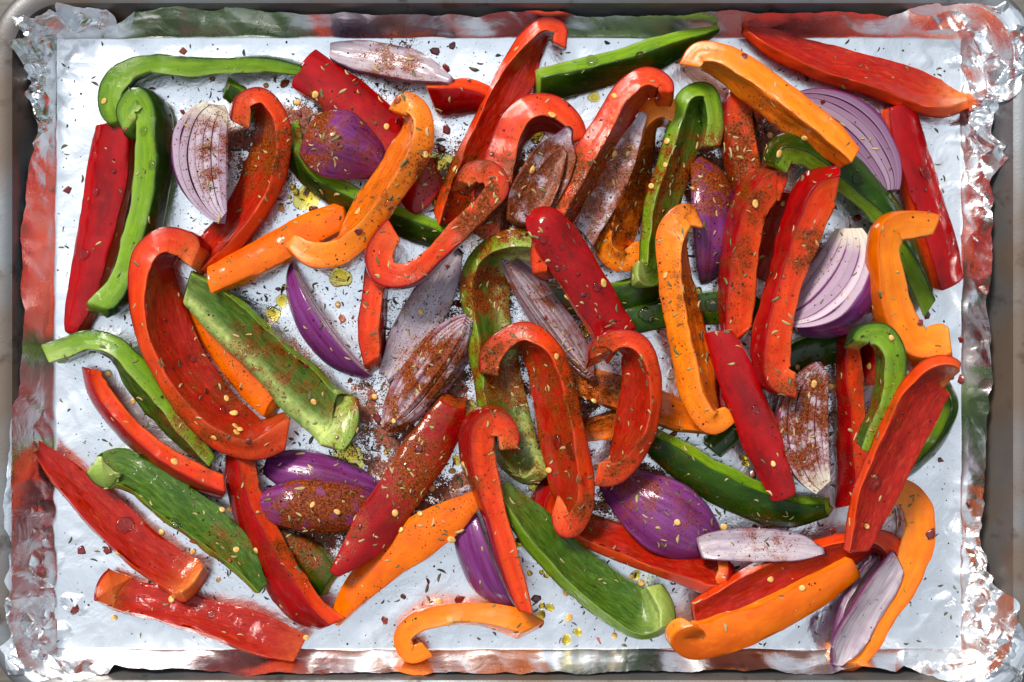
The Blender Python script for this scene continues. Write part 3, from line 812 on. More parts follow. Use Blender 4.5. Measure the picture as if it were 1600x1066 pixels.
S('red', .3, 'long red strip inner side up with pale torn tip, beside the spiced green strip', [(56, 698, 8), (100, 742), (160, 800), (220, 856), (268, 892), (298, 910, 4), (308, 914, 24)], [18, 46, 58, 62, 64, 62, 56], 152, t=[12, 20, 22, 22, 24, 28, 26], pale=(0, 1.0), plen=11, mid=.4)
S('red', .3, 'red strip inner side up with upturned pale end, in one foil corner', [(170, 918, 30), (172, 919, 14), (194, 932, 2), (250, 944), (330, 968), (410, 994), (470, 1014)], [52, 56, 54, 52, 56, 58, 44], 155, t=[38, 34, 26, 22, 22, 22, 18], pale=(1.0, .25), plen=9, mid=.6)
S('red', 1.4, 'red V-shaped strip with pinkish skin side, its tip meeting an orange strip', [(370, 704), (376, 760), (398, 826), (430, 892), (468, 946), (516, 976)], [44, 56, 64, 74, 76, 50], [60, 55, 50, 46, 46, 56], t=[26, 26, 26, 26, 26, 22])
S('red', 1.0, 'short upright red stick between purple onion and a lilac onion petal', [(590, 418), (584, 470), (580, 520), (584, 572)], [40, 44, 44, 34], 96, t=[32, 34, 34, 28])
S('red', 1.0, 'slender red strip with small curled tip below the big purple onion', [(868, 810), (920, 832), (990, 858), (1060, 884), (1112, 904), (1136, 904, 10), (1130, 888, 26)], [44, 52, 56, 56, 52, 44, 34], 135, t=[22, 24, 24, 24, 24, 22, 16], pale=(0, .9), plen=6, mid=.4)
S('red', 1.3, 'red strip inner side up, ending in a hook around the lilac petal', [(1082, 960), (1130, 938), (1200, 902), (1270, 876), (1330, 856), (1370, 846), (1394, 856), (1402, 878)], [44, 58, 60, 60, 58, 54, 48, 38], [-162, -160, -158, -155, -145, -115, -98, -92], t=[20, 22, 22, 22, 24, 28, 32, 30])
S('red', 4.0, 'wide red strip inner side up with red curled-over top, lying uppermost at one side', [(1474, 592, 8), (1456, 584, 14), (1434, 606, 6), (1412, 650), (1386, 712), (1360, 780), (1338, 862)], [62, 70, 74, 76, 74, 66, 30], 158, t=[22, 24, 24, 24, 24, 22, 18], mid=.6, pale=(.6, 0), plen=5, tilt=.16)
S('red', 3.4, 'orange-red S-shaped strip, cut edge up, leaning on a big onion wedge', [(1302, 282), (1272, 298), (1248, 348), (1228, 410), (1210, 474), (1198, 540), (1206, 588), (1236, 602)], [50, 52, 52, 50, 50, 50, 48, 40], [62, 64, 68, 72, 74, 76, 82, 88], t=[46, 48, 44, 42, 42, 42, 40, 34], pale=(.35, .3))
S('red', 2.6, 'spiced red strip with rounded hook, standing beside a purple onion wedge', [(1222, 296), (1208, 282), (1184, 296), (1164, 338), (1154, 400), (1150, 466), (1150, 540)], [50, 52, 54, 54, 52, 50, 44], [82, 78, 72, 70, 74, 78, 82], t=[36, 42, 46, 44, 42, 40, 32])
S('red', 3.0, 'glossy red strip skin up with bright highlight, below the orange upright strip', [(1122, 518), (1140, 560), (1164, 622), (1192, 694), (1224, 774)], [40, 54, 60, 60, 38], 16, t=22, spice=.3, tilt=.2)
S('red', 2.4, 'narrow upright red strip beside the dark-rooted onion wedge', [(1320, 528), (1324, 590), (1328, 650), (1332, 716), (1328, 792)], [40, 42, 44, 46, 38], [80, 80, 76, 64, 58], t=[24, 26, 28, 28, 22])
S('red', 1.4, 'short spiced red hook tucked under the long orange strip', [(1190, 188), (1180, 160), (1160, 148), (1146, 176), (1150, 226), (1160, 270), (1168, 318)], [44, 48, 52, 56, 56, 54, 48], [95, 92, 88, 80, 78, 80, 85], t=[28, 32, 38, 40, 40, 38, 34])
S('red', .5, 'red strip skin up with one drop, close beside the right foil wall', [(1404, 164), (1418, 220), (1440, 290), (1464, 366), (1486, 444)], [50, 58, 60, 60, 44], -22, t=24, spice=.05)
S('red', .8, 'long red strip inner side up pointing into the crumpled top corner', [(1164, 46), (1210, 72), (1280, 100), (1350, 120), (1420, 142), (1470, 160), (1514, 160)], [18, 42, 56, 60, 62, 56, 18], [140, 145, 150, 152, 150, 140, 130], t=[14, 22, 24, 24, 24, 24, 14], pale=(0, .9), plen=15, spice=.1)
S('red', .6, 'dark red spiced strip mostly hidden beneath two upright red strips', [(1232, 300), (1214, 344), (1196, 396), (1180, 430)], [46, 52, 52, 40], 152, t=20)
S('red', .7, 'small red piece peeping out between the green hook and orange strip', [(1334, 486), (1356, 520), (1362, 566), (1344, 606)], [36, 40, 40, 32], 70, t=24)
S('red', .7, 'small dark red loop under the hooked end of a red strip', [(884, 760), (858, 768), (848, 796), (862, 830)], [34, 40, 42, 34], 60, t=24)
S('red', .7, 'tiny red end showing under the glossy skin-up strip beside an orange hook', [(1134, 590), (1122, 620), (1134, 652)], [30, 34, 28], 20, t=18)
# --- orange
S('orange', 2.4, 'long orange strip laid across the striped onion wedge in the top corner', [(1080, 96), (1094, 80), (1130, 90), (1178, 126), (1230, 170), (1284, 216), (1320, 252)], [44, 46, 50, 52, 52, 52, 40], [-92, -96, -108, -116, -116, -110, -100], t=[28, 30, 34, 36, 38, 38, 26], spice=.4)
S('orange', 2.6, 'orange curled strip, inner side up, lying over a purple onion', [(622, 178), (636, 164), (652, 180), (652, 216), (630, 262), (598, 306), (566, 356), (534, 392), (494, 400), (452, 376)], [34, 42, 52, 60, 66, 66, 62, 54, 48, 26], [-88, -92, -105, -118, -124, -126, -120, -104, -94, -90], t=[26, 30, 34, 36, 36, 36, 38, 40, 42, 26], pale=(.2, .3), tilt=.14)
S('orange', 1.5, 'orange strip skin up reaching from the big red curl to the orange curl', [(334, 440), (386, 414), (440, 384), (492, 354), (540, 334)], [38, 48, 54, 54, 40], -10, t=22, spice=.5)
S('orange', 3.4, 'upright orange strip, cut edge and inner side up, hooked at both ends', [(1092, 340), (1066, 338), (1048, 366), (1052, 430), (1066, 500), (1080, 566), (1092, 620), (1112, 656), (1142, 644)], [34, 42, 50, 56, 58, 58, 56, 48, 26], [92, 92, 104, 118, 122, 122, 118, 100, 92], t=[30, 36, 38, 36, 36, 36, 38, 40, 26], pale=(.1, .2), tilt=.14)
S('orange', 2.6, 'bright orange angular strip with torn end beside the right foil wall', [(1450, 356), (1420, 354), (1384, 358), (1372, 390), (1380, 448), (1398, 502), (1424, 542), (1460, 552), (1490, 556)], [38, 44, 46, 46, 48, 50, 54, 60, 60], [94, 90, 84, 80, 80, 80, 74, 60, 52], t=[34, 40, 42, 42, 42, 46, 52, 56, 50], pale=(.3, .8), plen=8, spice=.25)
S('orange', 2.2, 'orange leaf-shaped strip skin up, its tip resting on the purple onion crescent', [(522, 976), (552, 930), (602, 880), (656, 838), (706, 806), (750, 774)], [14, 42, 58, 64, 54, 22], -8, t=22, spice=.4, tilt=.2)
S('orange', .3, 'orange C-shaped strip on bare foil by the lower foil wall', [(664, 1012), (642, 1018), (630, 994), (650, 970), (700, 960), (760, 960), (808, 972), (832, 984)], [36, 40, 44, 46, 46, 44, 44, 42], [-92, -90, -88, -90, -98, -106, -112, -116], t=[26, 28, 30, 30, 30, 30, 30, 30], spice=.1)
S('orange', 1.6, 'orange strip skin up with blunt folded end, along a red strip', [(1088, 978, 22), (1068, 988, 14), (1082, 1000, 4), (1140, 988), (1210, 960), (1280, 924), (1338, 888)], [44, 50, 56, 58, 56, 52, 34], 14, t=[18, 22, 24, 24, 24, 24, 18], spice=.35, mid=.6, pale=(.3, 0))
S('orange', .8, 'orange loop-shaped strip, cut edge up, curling round the lilac petal', [(1372, 812), (1382, 778), (1406, 768), (1428, 792), (1432, 838), (1416, 892), (1388, 946), (1356, 1000), (1322, 1032), (1298, 1024)], [44, 48, 50, 50, 50, 50, 50, 48, 44, 34], [-102, -100, -94, -88, -84, -82, -82, -84, -88, -90], t=[26, 32, 38, 42, 44, 44, 44, 42, 34, 22], spice=.05)
S('orange', 1.5, 'spice-covered orange strip, inner side up, beside the green hooked strip', [(1058, 178), (1032, 170), (1008, 188), (992, 236), (978, 296), (964, 350), (956, 388), (974, 408), (1002, 388)], [42, 50, 58, 64, 66, 64, 58, 48, 30], [88, 92, 105, 125, 136, 138, 125, 100, 90], t=[30, 34, 34, 30, 28, 28, 30, 32, 22])
S('orange', 1.3, 'orange-red spiced strip, inner side up, passing beneath the red C-shaped strip', [(884, 596), (940, 608), (1000, 628), (1060, 650), (1116, 660)], [46, 52, 54, 50, 40], 162, t=20, spice=1.3)
S('orange', 1.0, 'narrow orange-red spiced strip on foil between two hooked red strips', [(902, 674), (950, 664), (1006, 650), (1040, 640)], [30, 36, 38, 34], -160, t=20, spice=1.3)
S('orange', .8, 'orange strip skin up showing between the large red curl and green strip', [(306, 480), (340, 530), (384, 590), (428, 636)], [36, 46, 50, 40], 8, t=20, spice=.6)
# --- green
S('green', .3, 'long green strip bent round in the top foil corner, cut edge up', [(470, 106), (420, 98), (360, 100), (300, 104), (244, 100), (204, 114), (180, 142), (180, 174), (196, 196)], [34, 42, 44, 44, 44, 46, 46, 46, 42], [72, 74, 78, 82, 84, 86, 88, 90, 90], t=[18, 24, 26, 28, 30, 32, 34, 34, 32], spice=.1)
S('green', 1.4, 'green strip with hooked head hanging down beside a red skin-up strip', [(214, 206), (206, 178), (220, 156), (240, 172), (246, 220), (242, 280), (232, 344), (216, 402), (194, 456), (158, 486)], [46, 50, 52, 52, 52, 50, 50, 50, 48, 40], [-98, -96, -88, -76, -70, -70, -72, -76, -82, -88], t=[26, 32, 34, 34, 34, 34, 34, 34, 34, 30], spice=.15, pale=(.3, .2))
S('green', .4, 'little green stub poking out behind the onion wedge and red strip', [(352, 138), (372, 152), (396, 182)], [26, 30, 28], 30, t=20)
S('green', .3, 'dark green strip curving under the purple onion and the orange curl', [(448, 196), (458, 240), (492, 284), (546, 314), (606, 340), (660, 362), (704, 374)], [34, 42, 44, 44, 44, 42, 34], [56, 58, 60, 56, 52, 48, 46], t=22, spice=.6)
S('green', 1.2, 'green strip with dark skin and pointed tip near the upper foil wall', [(840, 136), (890, 126), (950, 110), (1010, 92), (1066, 70), (1122, 46)], [42, 52, 54, 50, 38, 8], [52, 54, 56, 58, 60, 62], t=[22, 26, 26, 26, 20, 8], spice=.2, pale=(.3, 0), plen=5)
S('green', 2.8, 'green hooked strip, inner side up, dusted with spice, above the orange strip', [(1108, 232), (1114, 190), (1100, 150), (1080, 158), (1066, 208), (1048, 268), (1030, 322), (1021, 376), (1016, 424, 3), (1002, 434, 16), (990, 428, 26)], [34, 42, 50, 58, 60, 56, 54, 48, 42, 36, 32], [96, 98, 108, 122, 132, 136, 138, 138, 140, 145, 150], t=[26, 30, 30, 26, 24, 24, 24, 24, 24, 26, 28], mid=.5, pale=(.35, .6), plen=5, tilt=.16)
S('green', 2.6, 'wide pale green strip, inner side up, with upturned blunt end', [(296, 446), (340, 478), (396, 530), (450, 584), (496, 630), (524, 652, 5), (537, 661, 20), (539, 662, 36)], [44, 62, 72, 78, 82, 84, 88, 84], -165, t=[18, 22, 22, 22, 24, 30, 38, 40], rib=(-.62, .26, .7), pale=(.2, .75), plen=13, mid=.4, tilt=.16)
S('green', 1.0, 'green strip with pale hooked end touching the left foil wall', [(80, 552), (108, 543), (140, 532), (180, 544), (216, 584), (252, 628), (288, 672), (330, 722)], [42, 46, 50, 56, 62, 62, 56, 28], [-92, -90, -92, -104, -114, -116, -114, -110], t=[34, 34, 34, 34, 34, 34, 30, 18], pale=(.6, 0), plen=8)
S('green', 1.8, 'oily spiced green strip, inner side up, with pale curled end', [(158, 744, 32), (160, 742, 16), (180, 734, 3), (220, 748), (272, 786), (326, 824), (372, 866), (410, 918)], [44, 50, 56, 60, 62, 60, 50, 20], [150, 150, 152, 155, 155, 152, 148, 145], t=[34, 30, 24, 22, 22, 22, 20, 12], mid=.6, pale=(.9, 0), plen=8, tilt=.16)
S('green', 1.2, 'wide green strip with pale rib running down the pan centre under red strips', [(828, 378, 50), (802, 378, 54), (772, 394, 26), (754, 440), (760, 510), (772, 580), (786, 650), (808, 712), (832, 732, 4), (850, 722, 22)], [40, 42, 52, 66, 70, 72, 70, 66, 56, 42], [165, 160, 152, 146, 146, 146, 150, 155, 160, 165], t=[34, 32, 30, 32, 32, 32, 30, 28, 26, 26], rib=(.62, .30, .9), pale=(.85, .95), plen=8, mid=.5, tilt=.12)
S('green', 2.2, 'long green strip, inner side up, pale flap at its lower end', [(780, 760), (812, 800), (858, 852), (910, 904), (962, 944), (1008, 966, 2), (1036, 954, 16), (1042, 948, 34)], [26, 50, 62, 72, 76, 76, 72, 66], [138, 138, 140, 142, 145, 155, 165, 170], t=[16, 22, 26, 28, 28, 28, 30, 32], pale=(.1, .95), plen=12, mid=.4, tilt=.14)
S('green', 1.4, 'dark green strip skin up with light edge, beside the big purple onion', [(1010, 684), (1052, 714), (1108, 752), (1170, 782), (1234, 800), (1294, 794)], [30, 52, 60, 62, 56, 26], 40, t=[16, 24, 26, 26, 24, 14], tilt=.2)
S('green', 1.6, 'dark glossy green strip running under the orange angular strip', [(1200, 268), (1210, 242), (1246, 236), (1296, 256), (1344, 292), (1388, 338), (1424, 396), (1458, 476)], [40, 46, 50, 54, 54, 50, 44, 36], [-70, -58, -44, -36, -36, -44, -60, -78], t=[24, 26, 26, 26, 26, 26, 26, 24], spice=.5)
S('green', 3.2, 'small bright green hooked strip curving over a narrow red strip', [(1328, 540), (1336, 524), (1362, 522), (1382, 546), (1386, 596), (1374, 650), (1356, 704)], [38, 42, 44, 46, 46, 46, 40], -90, t=[26, 30, 32, 32, 32, 32, 26], pale=(.2, 0))
S('green', .4, 'dark green piece lying under the largest onion wedge', [(1206, 584), (1250, 560), (1296, 542), (1330, 536)], [40, 50, 50, 40], 6, t=22)
S('green', .5, 'green strip with light edge under the wide red strip at one side', [(1470, 596), (1482, 634), (1464, 682), (1430, 722), (1396, 750)], [38, 42, 42, 40, 30], [-58, -60, -64, -66, -68], t=[22, 24, 24, 22, 18])
S('green', .6, 'dark green oily strip running crosswise behind the upright orange strip', [(978, 504), (1040, 490), (1100, 482), (1160, 482), (1200, 492)], [40, 46, 48, 46, 38], 10, t=22, spice=.5)
S('green', .6, 'dark green strip passing beneath the drop-covered red strip', [(848, 462), (900, 470), (960, 468), (1010, 452), (1030, 436)], [36, 44, 46, 44, 36], 25, t=22)
S('green', .3, 'small dark green skin patch beneath the spice-covered onion', [(430, 842), (470, 874), (516, 912)], [50, 62, 46], 4, t=22)
S('green', .3, 'dark green end peeping from beneath the glossy red strip and orange hook', [(1172, 640), (1140, 672), (1112, 704)], [34, 40, 32], 20, t=20)
# --- red onion
LY6 = [1.0, .86, .72, .58, .44, .30, .17]
N(1.6, 'onion wedge, striped cut face up, with white stem end, beside the spiced red strip', ((352, 144), (348, 350)), 88, (-70, 14), layers=LY6, thick=.135, side=1, pale=(1.0, 0), ends=(-.90, .97), shape=(2.2, .6), skew=.14, zface=10)
N(1.6, 'purple onion piece, outer skin up, its end heavily coated in spice', ((458, 204), (618, 268)), 80, (48, 136), layers=[1.0, .88, .76], thick=.105, shape=(1.7, .74), ends=(-.72, .93), skew=.15, fan=5, zface=6)
N(1.6, 'purple onion wedge standing between the upright orange strip and spiced red strip', ((1086, 236), (1100, 446)), 64, (5, 104), layers=[1.0, .86, .72], thick=.12, side=-1, shape=(2.0, .6), zface=8)
N(1.4, 'onion wedge, striped purple and white cut face up, under the long orange strip', lt=(.6, 1.1), axis=((1232, 150), (1402, 316)), R=84, phi=(-62, 28), layers=LY6, thick=.13, side=-1, shape=(2.0, .56), zface=12, ends=(-.96, .93))
N(1.8, 'largest onion wedge, white striped cut face and rounded purple side', ((1328, 332), (1206, 500)), 128, (-34, 52), layers=LY6, thick=.135, side=-1, shape=(2.3, .55), zface=12, ends=(-.92, .96), pale=(.8, 0), spice=.6)
N(1.8, 'onion wedge with dark root tip, striped cut face up, beside the narrow red strip', ((1302, 560), (1306, 782)), 86, (-66, 16), layers=LY6, thick=.13, side=1, shape=(2.1, .6), zface=10, ends=(-.95, .93), pale=(0, .9), spice=1.2)
N(1.4, 'smooth purple onion crescent with thin white edge beside the upright red stick', ((456, 404), (584, 588)), 58, (-12, 74), layers=[1.0, .84, .68], thick=.135, side=1, shape=(2.0, .6), zface=6, spice=.25)
N(1.6, 'narrow onion wedge with pale stripes crossing the green strip at pan centre', mat='onion_dark', axis=((784, 398), (928, 594)), R=50, phi=(-134, -62), layers=[1.0, .80, .58, .36], thick=.19, side=1, shape=(2.2, .6), zface=12, fan=5)
N(2.0, 'spiced onion wedge with layered edges showing, next to the lilac petal', mat='onion_dark', axis=((736, 492), (596, 678)), R=60, phi=(-135, -42), layers=[1.0, .80, .60, .40], thick=.18, side=-1, shape=(2.3, .6), zface=12, fan=8)
N(1.2, 'purple onion piece, outer skin up, lying along a darker spiced onion', ((402, 728), (604, 772)), 44, (20, 128), layers=[1.0, .84], thick=.13, side=-1, shape=(2.0, .66), ends=(-.9, .98), skew=.12, zface=5, spice=.5)
N(1.6, 'dark onion piece completely coated with spice above a green skin patch', ((396, 786), (602, 800)), 52, (30, 140), layers=[1.0, .86], thick=.12, side=-1, shape=(2.1, .60), zface=6, spice=1.25)
N(1.0, 'purple onion crescent with white edge under the thin red tail', ((736, 772), (806, 952)), 58, (-15, 86), layers=[1.0, .85, .70], thick=.13, side=1, shape=(2.2, .6), zface=7, spice=.1)
N(1.8, 'big purple onion piece, outer skin up, lightly spiced, beside a dark green strip', ((930, 736), (1132, 864)), 78, (44, 134), layers=[1.0, .89, .78], thick=.095, shape=(1.7, .74), ends=(-.86, .90), skew=-.1, fan=5, zface=6, spice=.8)

# --- onion petals, pale inner side up
def petal(level, label, path, w, roll, t=13, **k):
    SP.append(dict(kind='strip', color='onion', level=level, label=label, path=path, w=w, roll=roll, t=t, name='red_onion_petal', cat='onion petal', group='red onion pieces on the foil', arch=k.pop('arch', .17), **k))
petal(1.0, 'lilac onion petal with purple rim lying by the upper foil wall', [(514, 78), (545, 86), (600, 98), (655, 112), (706, 132)], [22, 46, 54, 46, 14], 168)
petal(2.0, 'cupped onion petal full of brown spice, framed by the red arch', [(890, 202), (872, 236), (846, 280), (824, 318), (808, 350)], [14, 56, 78, 70, 36], 172, arch=.2, spice=1.3)
petal(2.2, 'cupped smaller onion petal nested inside the spice-filled petal', [(880, 232), (862, 266), (846, 300), (834, 340)], [14, 38, 44, 30], 175, arch=.2, spice=1.2)
petal(1.6, 'white onion petal dusted with spice between a red and an orange strip', [(1004, 178), (980, 226), (956, 278), (932, 326), (912, 364)], [10, 36, 48, 48, 42], 170)
petal(1.4, 'lilac boat-shaped onion petal under the double-hooked red strip', [(716, 392), (692, 440), (660, 490), (628, 540), (602, 582)], [18, 50, 62, 54, 18], 172, arch=.16, spice=.6)
petal(2.4, 'white onion petal lying crosswise below the dark green skin-up strip', [(1092, 858), (1120, 854), (1180, 852), (1240, 854), (1286, 860)], [34, 46, 50, 44, 12], 172, arch=.12, spice=.9)
petal(1.5, 'lilac onion petal with dark purple side, inside the orange loop', [(1402, 872), (1376, 910), (1346, 958), (1318, 1008), (1306, 1040)], [34, 54, 56, 44, 14], 160, arch=.16, spice=.1)
petal(1.45, 'dark purple onion sliver tucked beside the lilac petal in the orange loop', [(1372, 872), (1340, 910), (1312, 966), (1298, 1022)], [16, 26, 28, 12], 130, arch=.16, spice=.1)
petal(.9, 'small lilac onion sliver showing under the red C-shaped strip', [(918, 566), (940, 578), (964, 592)], [18, 24, 18], 165, spice=.2)

# onion petals share the strip shape: their skin and flesh take the onion's colours
nt = NT('onion_petal_skin')
suv = nt.attr('suv', 'Vector')
v = nt.noise(nt.vmul(suv, (.035, 1.1, 1.0)), 1.0, 3, .6)
c, r, f, g = add_spice(nt, nt.mix(nt.rng(v, .38, .64), (.075, .010, .055), (.17, .035, .15)), .22, .9)
nt.set(Base_Color=c, Roughness=r); nt.bump(v, .4, .0005)
MAT['onion_skin'] = nt.m
nt = NT('onion_petal_flesh')
suv = nt.attr('suv', 'Vector')
v = nt.noise(nt.vmul(suv, (.05, .8, 1.0)), 1.0, 3, .6)
c = nt.mix(nt.rng(v, .35, .65), (.52, .45, .48), (.39, .31, .37))
c = nt.mix(nt.rng(nt.noise(suv, .16, 3), .5, .75, 0, .5), c, (.30, .20, .29))
rim = nt.math('ADD', nt.attr('eg'), nt.math('MULTIPLY', nt.noise(suv, .2, 3), .25))
c = nt.mix(nt.rng(rim, .98, 1.16, 0, .85), c, (.13, .03, .11))
c = nt.mix(nt.rng(nt.attr('dp'), .62, .30, 0, .9), c, (.10, .016, .08))
c, r, f, g = add_spice(nt, c, .26)
nt.set(Base_Color=c, Roughness=r, Subsurface_Weight=.15, Subsurface_Scale=.0012)
nt.bump(nt.math('ADD', v, nt.math('MULTIPLY', f, .6)), .45, .0006)
MAT['onion_flesh'] = nt.m

for i, spec in enumerate(sorted(SP, key=lambda q: q['level'])):
    (build_strip if spec['kind'] == 'strip' else build_onion)(spec, i)

# ------------------------------------------------------------------ spices, seeds, herbs, oil: dropped onto whatever lies below
vs, fs, ow, off = [], [], [], 0
for V_, Q_, T_, own in [(FV, grid_faces(len(U), len(W)), None, -1)] + ALL:
    vs.append(V_)
    fs += (Q_ + off).tolist(); ow += [own] * len(Q_)
    if T_ is not None: fs += (T_ + off).tolist(); ow += [own] * len(T_)
    off += len(V_)
tree = BVHTree.FromPolygons(np.vstack(vs).tolist(), fs)
EYE = Vector((0, 0, CAM_H))
def hit_px(x, y):
    xx, yy = px2mm(x, y)
    d = (Vector((float(xx), float(yy), 0)) - EYE).normalized()
    loc, nor, i, dist = tree.ray_cast(EYE, d)
    if loc is None: return None
    if nor.z < 0: nor = -nor
    return loc, nor, ow[i]
def hit_mm(x, y):
    loc, nor, i, dist = tree.ray_cast(Vector((x, y, 120)), Vector((0, 0, -1)))
    if loc is None: return None
    if nor.z < 0: nor = -nor
    return loc, nor, ow[i]
def frame(nor, ang):
    a = Vector((math.cos(ang), math.sin(ang), 0)); a = (a - nor * a.dot(nor)).normalized()
    return a, nor.cross(a)
def host(own, loc):
    if own >= 0: return 'the ' + OWN[own]['label']
    return 'bare foil near the ' + min(NEAR, key=lambda q_: (q_[0] - loc.x) ** 2 + (q_[1] - loc.y) ** 2)[2]
NEAR = []
for q_ in OWN:
    if q_['kind'] == 'strip':
        for p_ in q_['path']: NEAR.append((float(px2mm(p_[0], 0)[0]), float(px2mm(0, p_[1])[1]), q_['label']))
    else:
        for p_ in q_['axis']: NEAR.append((float(px2mm(p_[0], 0)[0]), float(px2mm(0, p_[1])[1]), q_['label']))
def short(lbl, words=16):
    w = lbl.replace(',', '').split()
    if len(w) > words:
        w = w[:words]
        while w[-1] in ('the', 'a', 'with', 'of', 'under', 'in', 'on', 'by', 'to', 'and', 'its', 'over', 'between', 'into', 'beside', 'inner', 'skin', 'across', 'near', 'one', 'two'): w = w[:-1]
    return ' '.join(w)

def lens(n_r, n_a, prof):
    """rows of a dome: prof gives (radius, height)"""
    V = []
    for r, z in prof:
        for k in range(n_a):
            a = 2 * math.pi * k / n_a
            V.append((r * math.cos(a), r * math.sin(a), z))
    V = np.array(V); n = len(prof)
    F = grid_faces(n, n_a, True)
    return V, F
def place(name, V, faces, mat, loc, nor, ang, parent=None, smooth=True):
    a, b = frame(nor, ang)
    o = make_mesh(name, V, faces, mat, smooth=smooth)
    from mathutils import Matrix
    M = Matrix((a, b, nor)).transposed().to_4x4()
    M.translation = loc * 0.001
    o.matrix_world = M
    return o

rs = random.Random(3)
SEEDS = [(163, 158), (416, 134), (493, 148), (604, 198), (665, 242), (960, 150), (863, 180), (831, 266), (1043, 221), (1018, 291), (1217, 240), (1258, 216), (1203, 212), (528, 476), (657, 487), (615, 658), (943, 443), (928, 627),
         (354, 623), (366, 646), (369, 676), (170, 584), (273, 722), (369, 859), (401, 860), (360, 796), (347, 797), (253, 832), (268, 937), (179, 965), (185, 864), (302, 862), (707, 736), (726, 727), (675, 763), (657, 803), (626, 828),
         (705, 843), (686, 940), (478, 996), (1058, 816), (1131, 824), (987, 900), (1002, 911), (884, 927), (960, 993), (889, 965), (1204, 905), (1253, 919), (1354, 822), (1393, 528), (1359, 573), (1222, 318), (932, 730), (858, 735), (440, 326), (527, 800), (1180, 318), (1040, 430), (560, 330)]
g_ = np.random.default_rng(78)
for x, y in zip(g_.uniform(150, 1470, 300), g_.uniform(90, 990, 300)):
    if g_.uniform() < .25 * float(spice_px(np.array(x), np.array(y))) and len(SEEDS) < 92: SEEDS.append((x, y))
def seed_mesh(r):
    n_a = 12
    prof = [(.05, -.32), (.75, -.28), (1.0, 0), (.82, .22), (.45, .34), (.05, .32)]
    V, F = lens(0, n_a, prof)
    V = V * np.array([1.65 * rs.uniform(.85, 1.1), 1.45 * rs.uniform(.85, 1.1), 1.25]) * r
    V[:, 0] += np.where(V[:, 0] > 0, V[:, 0] * .22 * (1 - np.abs(V[:, 1]) / 1.7), 0)
    V[:, 2] += .25 * np.sin(V[:, 0] * 1.3 + rs.uniform(0, 6))
    return V, F
seeds_by = []
for (x, y) in SEEDS:
    h = hit_px(x, y)
    if not h: continue
    loc, nor, own = h
    V, F = seed_mesh(rs.uniform(.85, 1.1))
    o = place('chili_seed', V, [F], MAT['seed'], loc + nor * .35, nor, rs.uniform(0, 6.28))
    tag(o, short('pale yellow chili seed on ' + host(own, loc)), 'chili seed', 'yellow chili seeds sprinkled over the pan')

FLAKES = [(681, 80), (707, 72), (697, 107), (587, 133), (621, 157), (621, 188), (698, 204), (490, 327), (560, 362), (439, 456), (535, 498), (586, 623), (589, 652), (716, 475), (726, 608), (1038, 535), (1052, 679), (1502, 530), (1501, 592), (1448, 493),
          (168, 860), (118, 953), (302, 846), (667, 909), (718, 937), (601, 969), (630, 932), (838, 935), (936, 1001), (1175, 741), (834, 777), (1454, 835), (1300, 830), (1513, 789), (287, 80), (105, 298), (1341, 270), (1339, 341), (1259, 123), (1163, 88),
          (445, 130), (690, 232), (480, 300), (838, 755), (1470, 720), (655, 700), (905, 745), (1075, 470), (1205, 430), (128, 860)]
g_ = np.random.default_rng(77)
for x, y in zip(g_.uniform(110, 1490, 400), g_.uniform(75, 1000, 400)):
    if g_.uniform() < .10 + .30 * float(spice_px(np.array(x), np.array(y))) and len(FLAKES) < 125: FLAKES.append((x, y))
def flake_mesh(r, thin=.28):
    n = rs.choice((5, 6, 6, 7))
    an = sorted(rs.uniform(0, 6.28) for _ in range(n)) if rs.random() < .3 else [6.283 * (k + rs.uniform(-.25, .25)) / n for k in range(n)]
    P = [(r * rs.uniform(.7, 1.15) * math.cos(a), r * rs.uniform(.7, 1.05) * math.sin(a) * .8) for a in an]
    c1, c2 = rs.uniform(-.5, .5) / r, rs.uniform(-.5, .5) / r
    bend = lambda x, y: c1 * .25 * x * x + c2 * .2 * x * y
    V = [(0, 0, thin)] + [(x * .55, y * .55, bend(x * .5, y * .5) + thin) for x, y in P] + [(x, y, bend(x, y) + thin * .8) for x, y in P] + [(x, y, bend(x, y)) for x, y in P] + [(0, 0, 0)]
    T, Q = [], []
    for k in range(n):
        j = (k + 1) % n
        T += [(0, 1 + k, 1 + j), (1 + 3 * n, 1 + 2 * n + j, 1 + 2 * n + k)]
        Q += [(1 + k, 1 + n + k, 1 + n + j, 1 + j), (1 + n + k, 1 + 2 * n + k, 1 + 2 * n + j, 1 + n + j)]
    return np.array(V), [np.array(Q), np.array(T)]
for i, (x, y) in enumerate(FLAKES):
    h = hit_px(x, y)
    if not h: continue
    loc, nor, own = h
    V, F = flake_mesh(rs.uniform(1.9, 3.2) if i < 50 else rs.uniform(.9, 1.9))
    nn = (nor + Vector((rs.uniform(-.25, .25), rs.uniform(-.25, .25), 0))).normalized()
    light = i % 6 == 4
    o = place('chili_flake', V, F, MAT['flake_light' if light else 'flake'], loc + nor * .25, nn, rs.uniform(0, 6.28), smooth=False)
    tag(o, short(('orange-red' if light else 'dark red') + ' crushed chili flake on ' + host(own, loc)), 'chili flake', 'crushed chili flakes sprinkled over the pan')

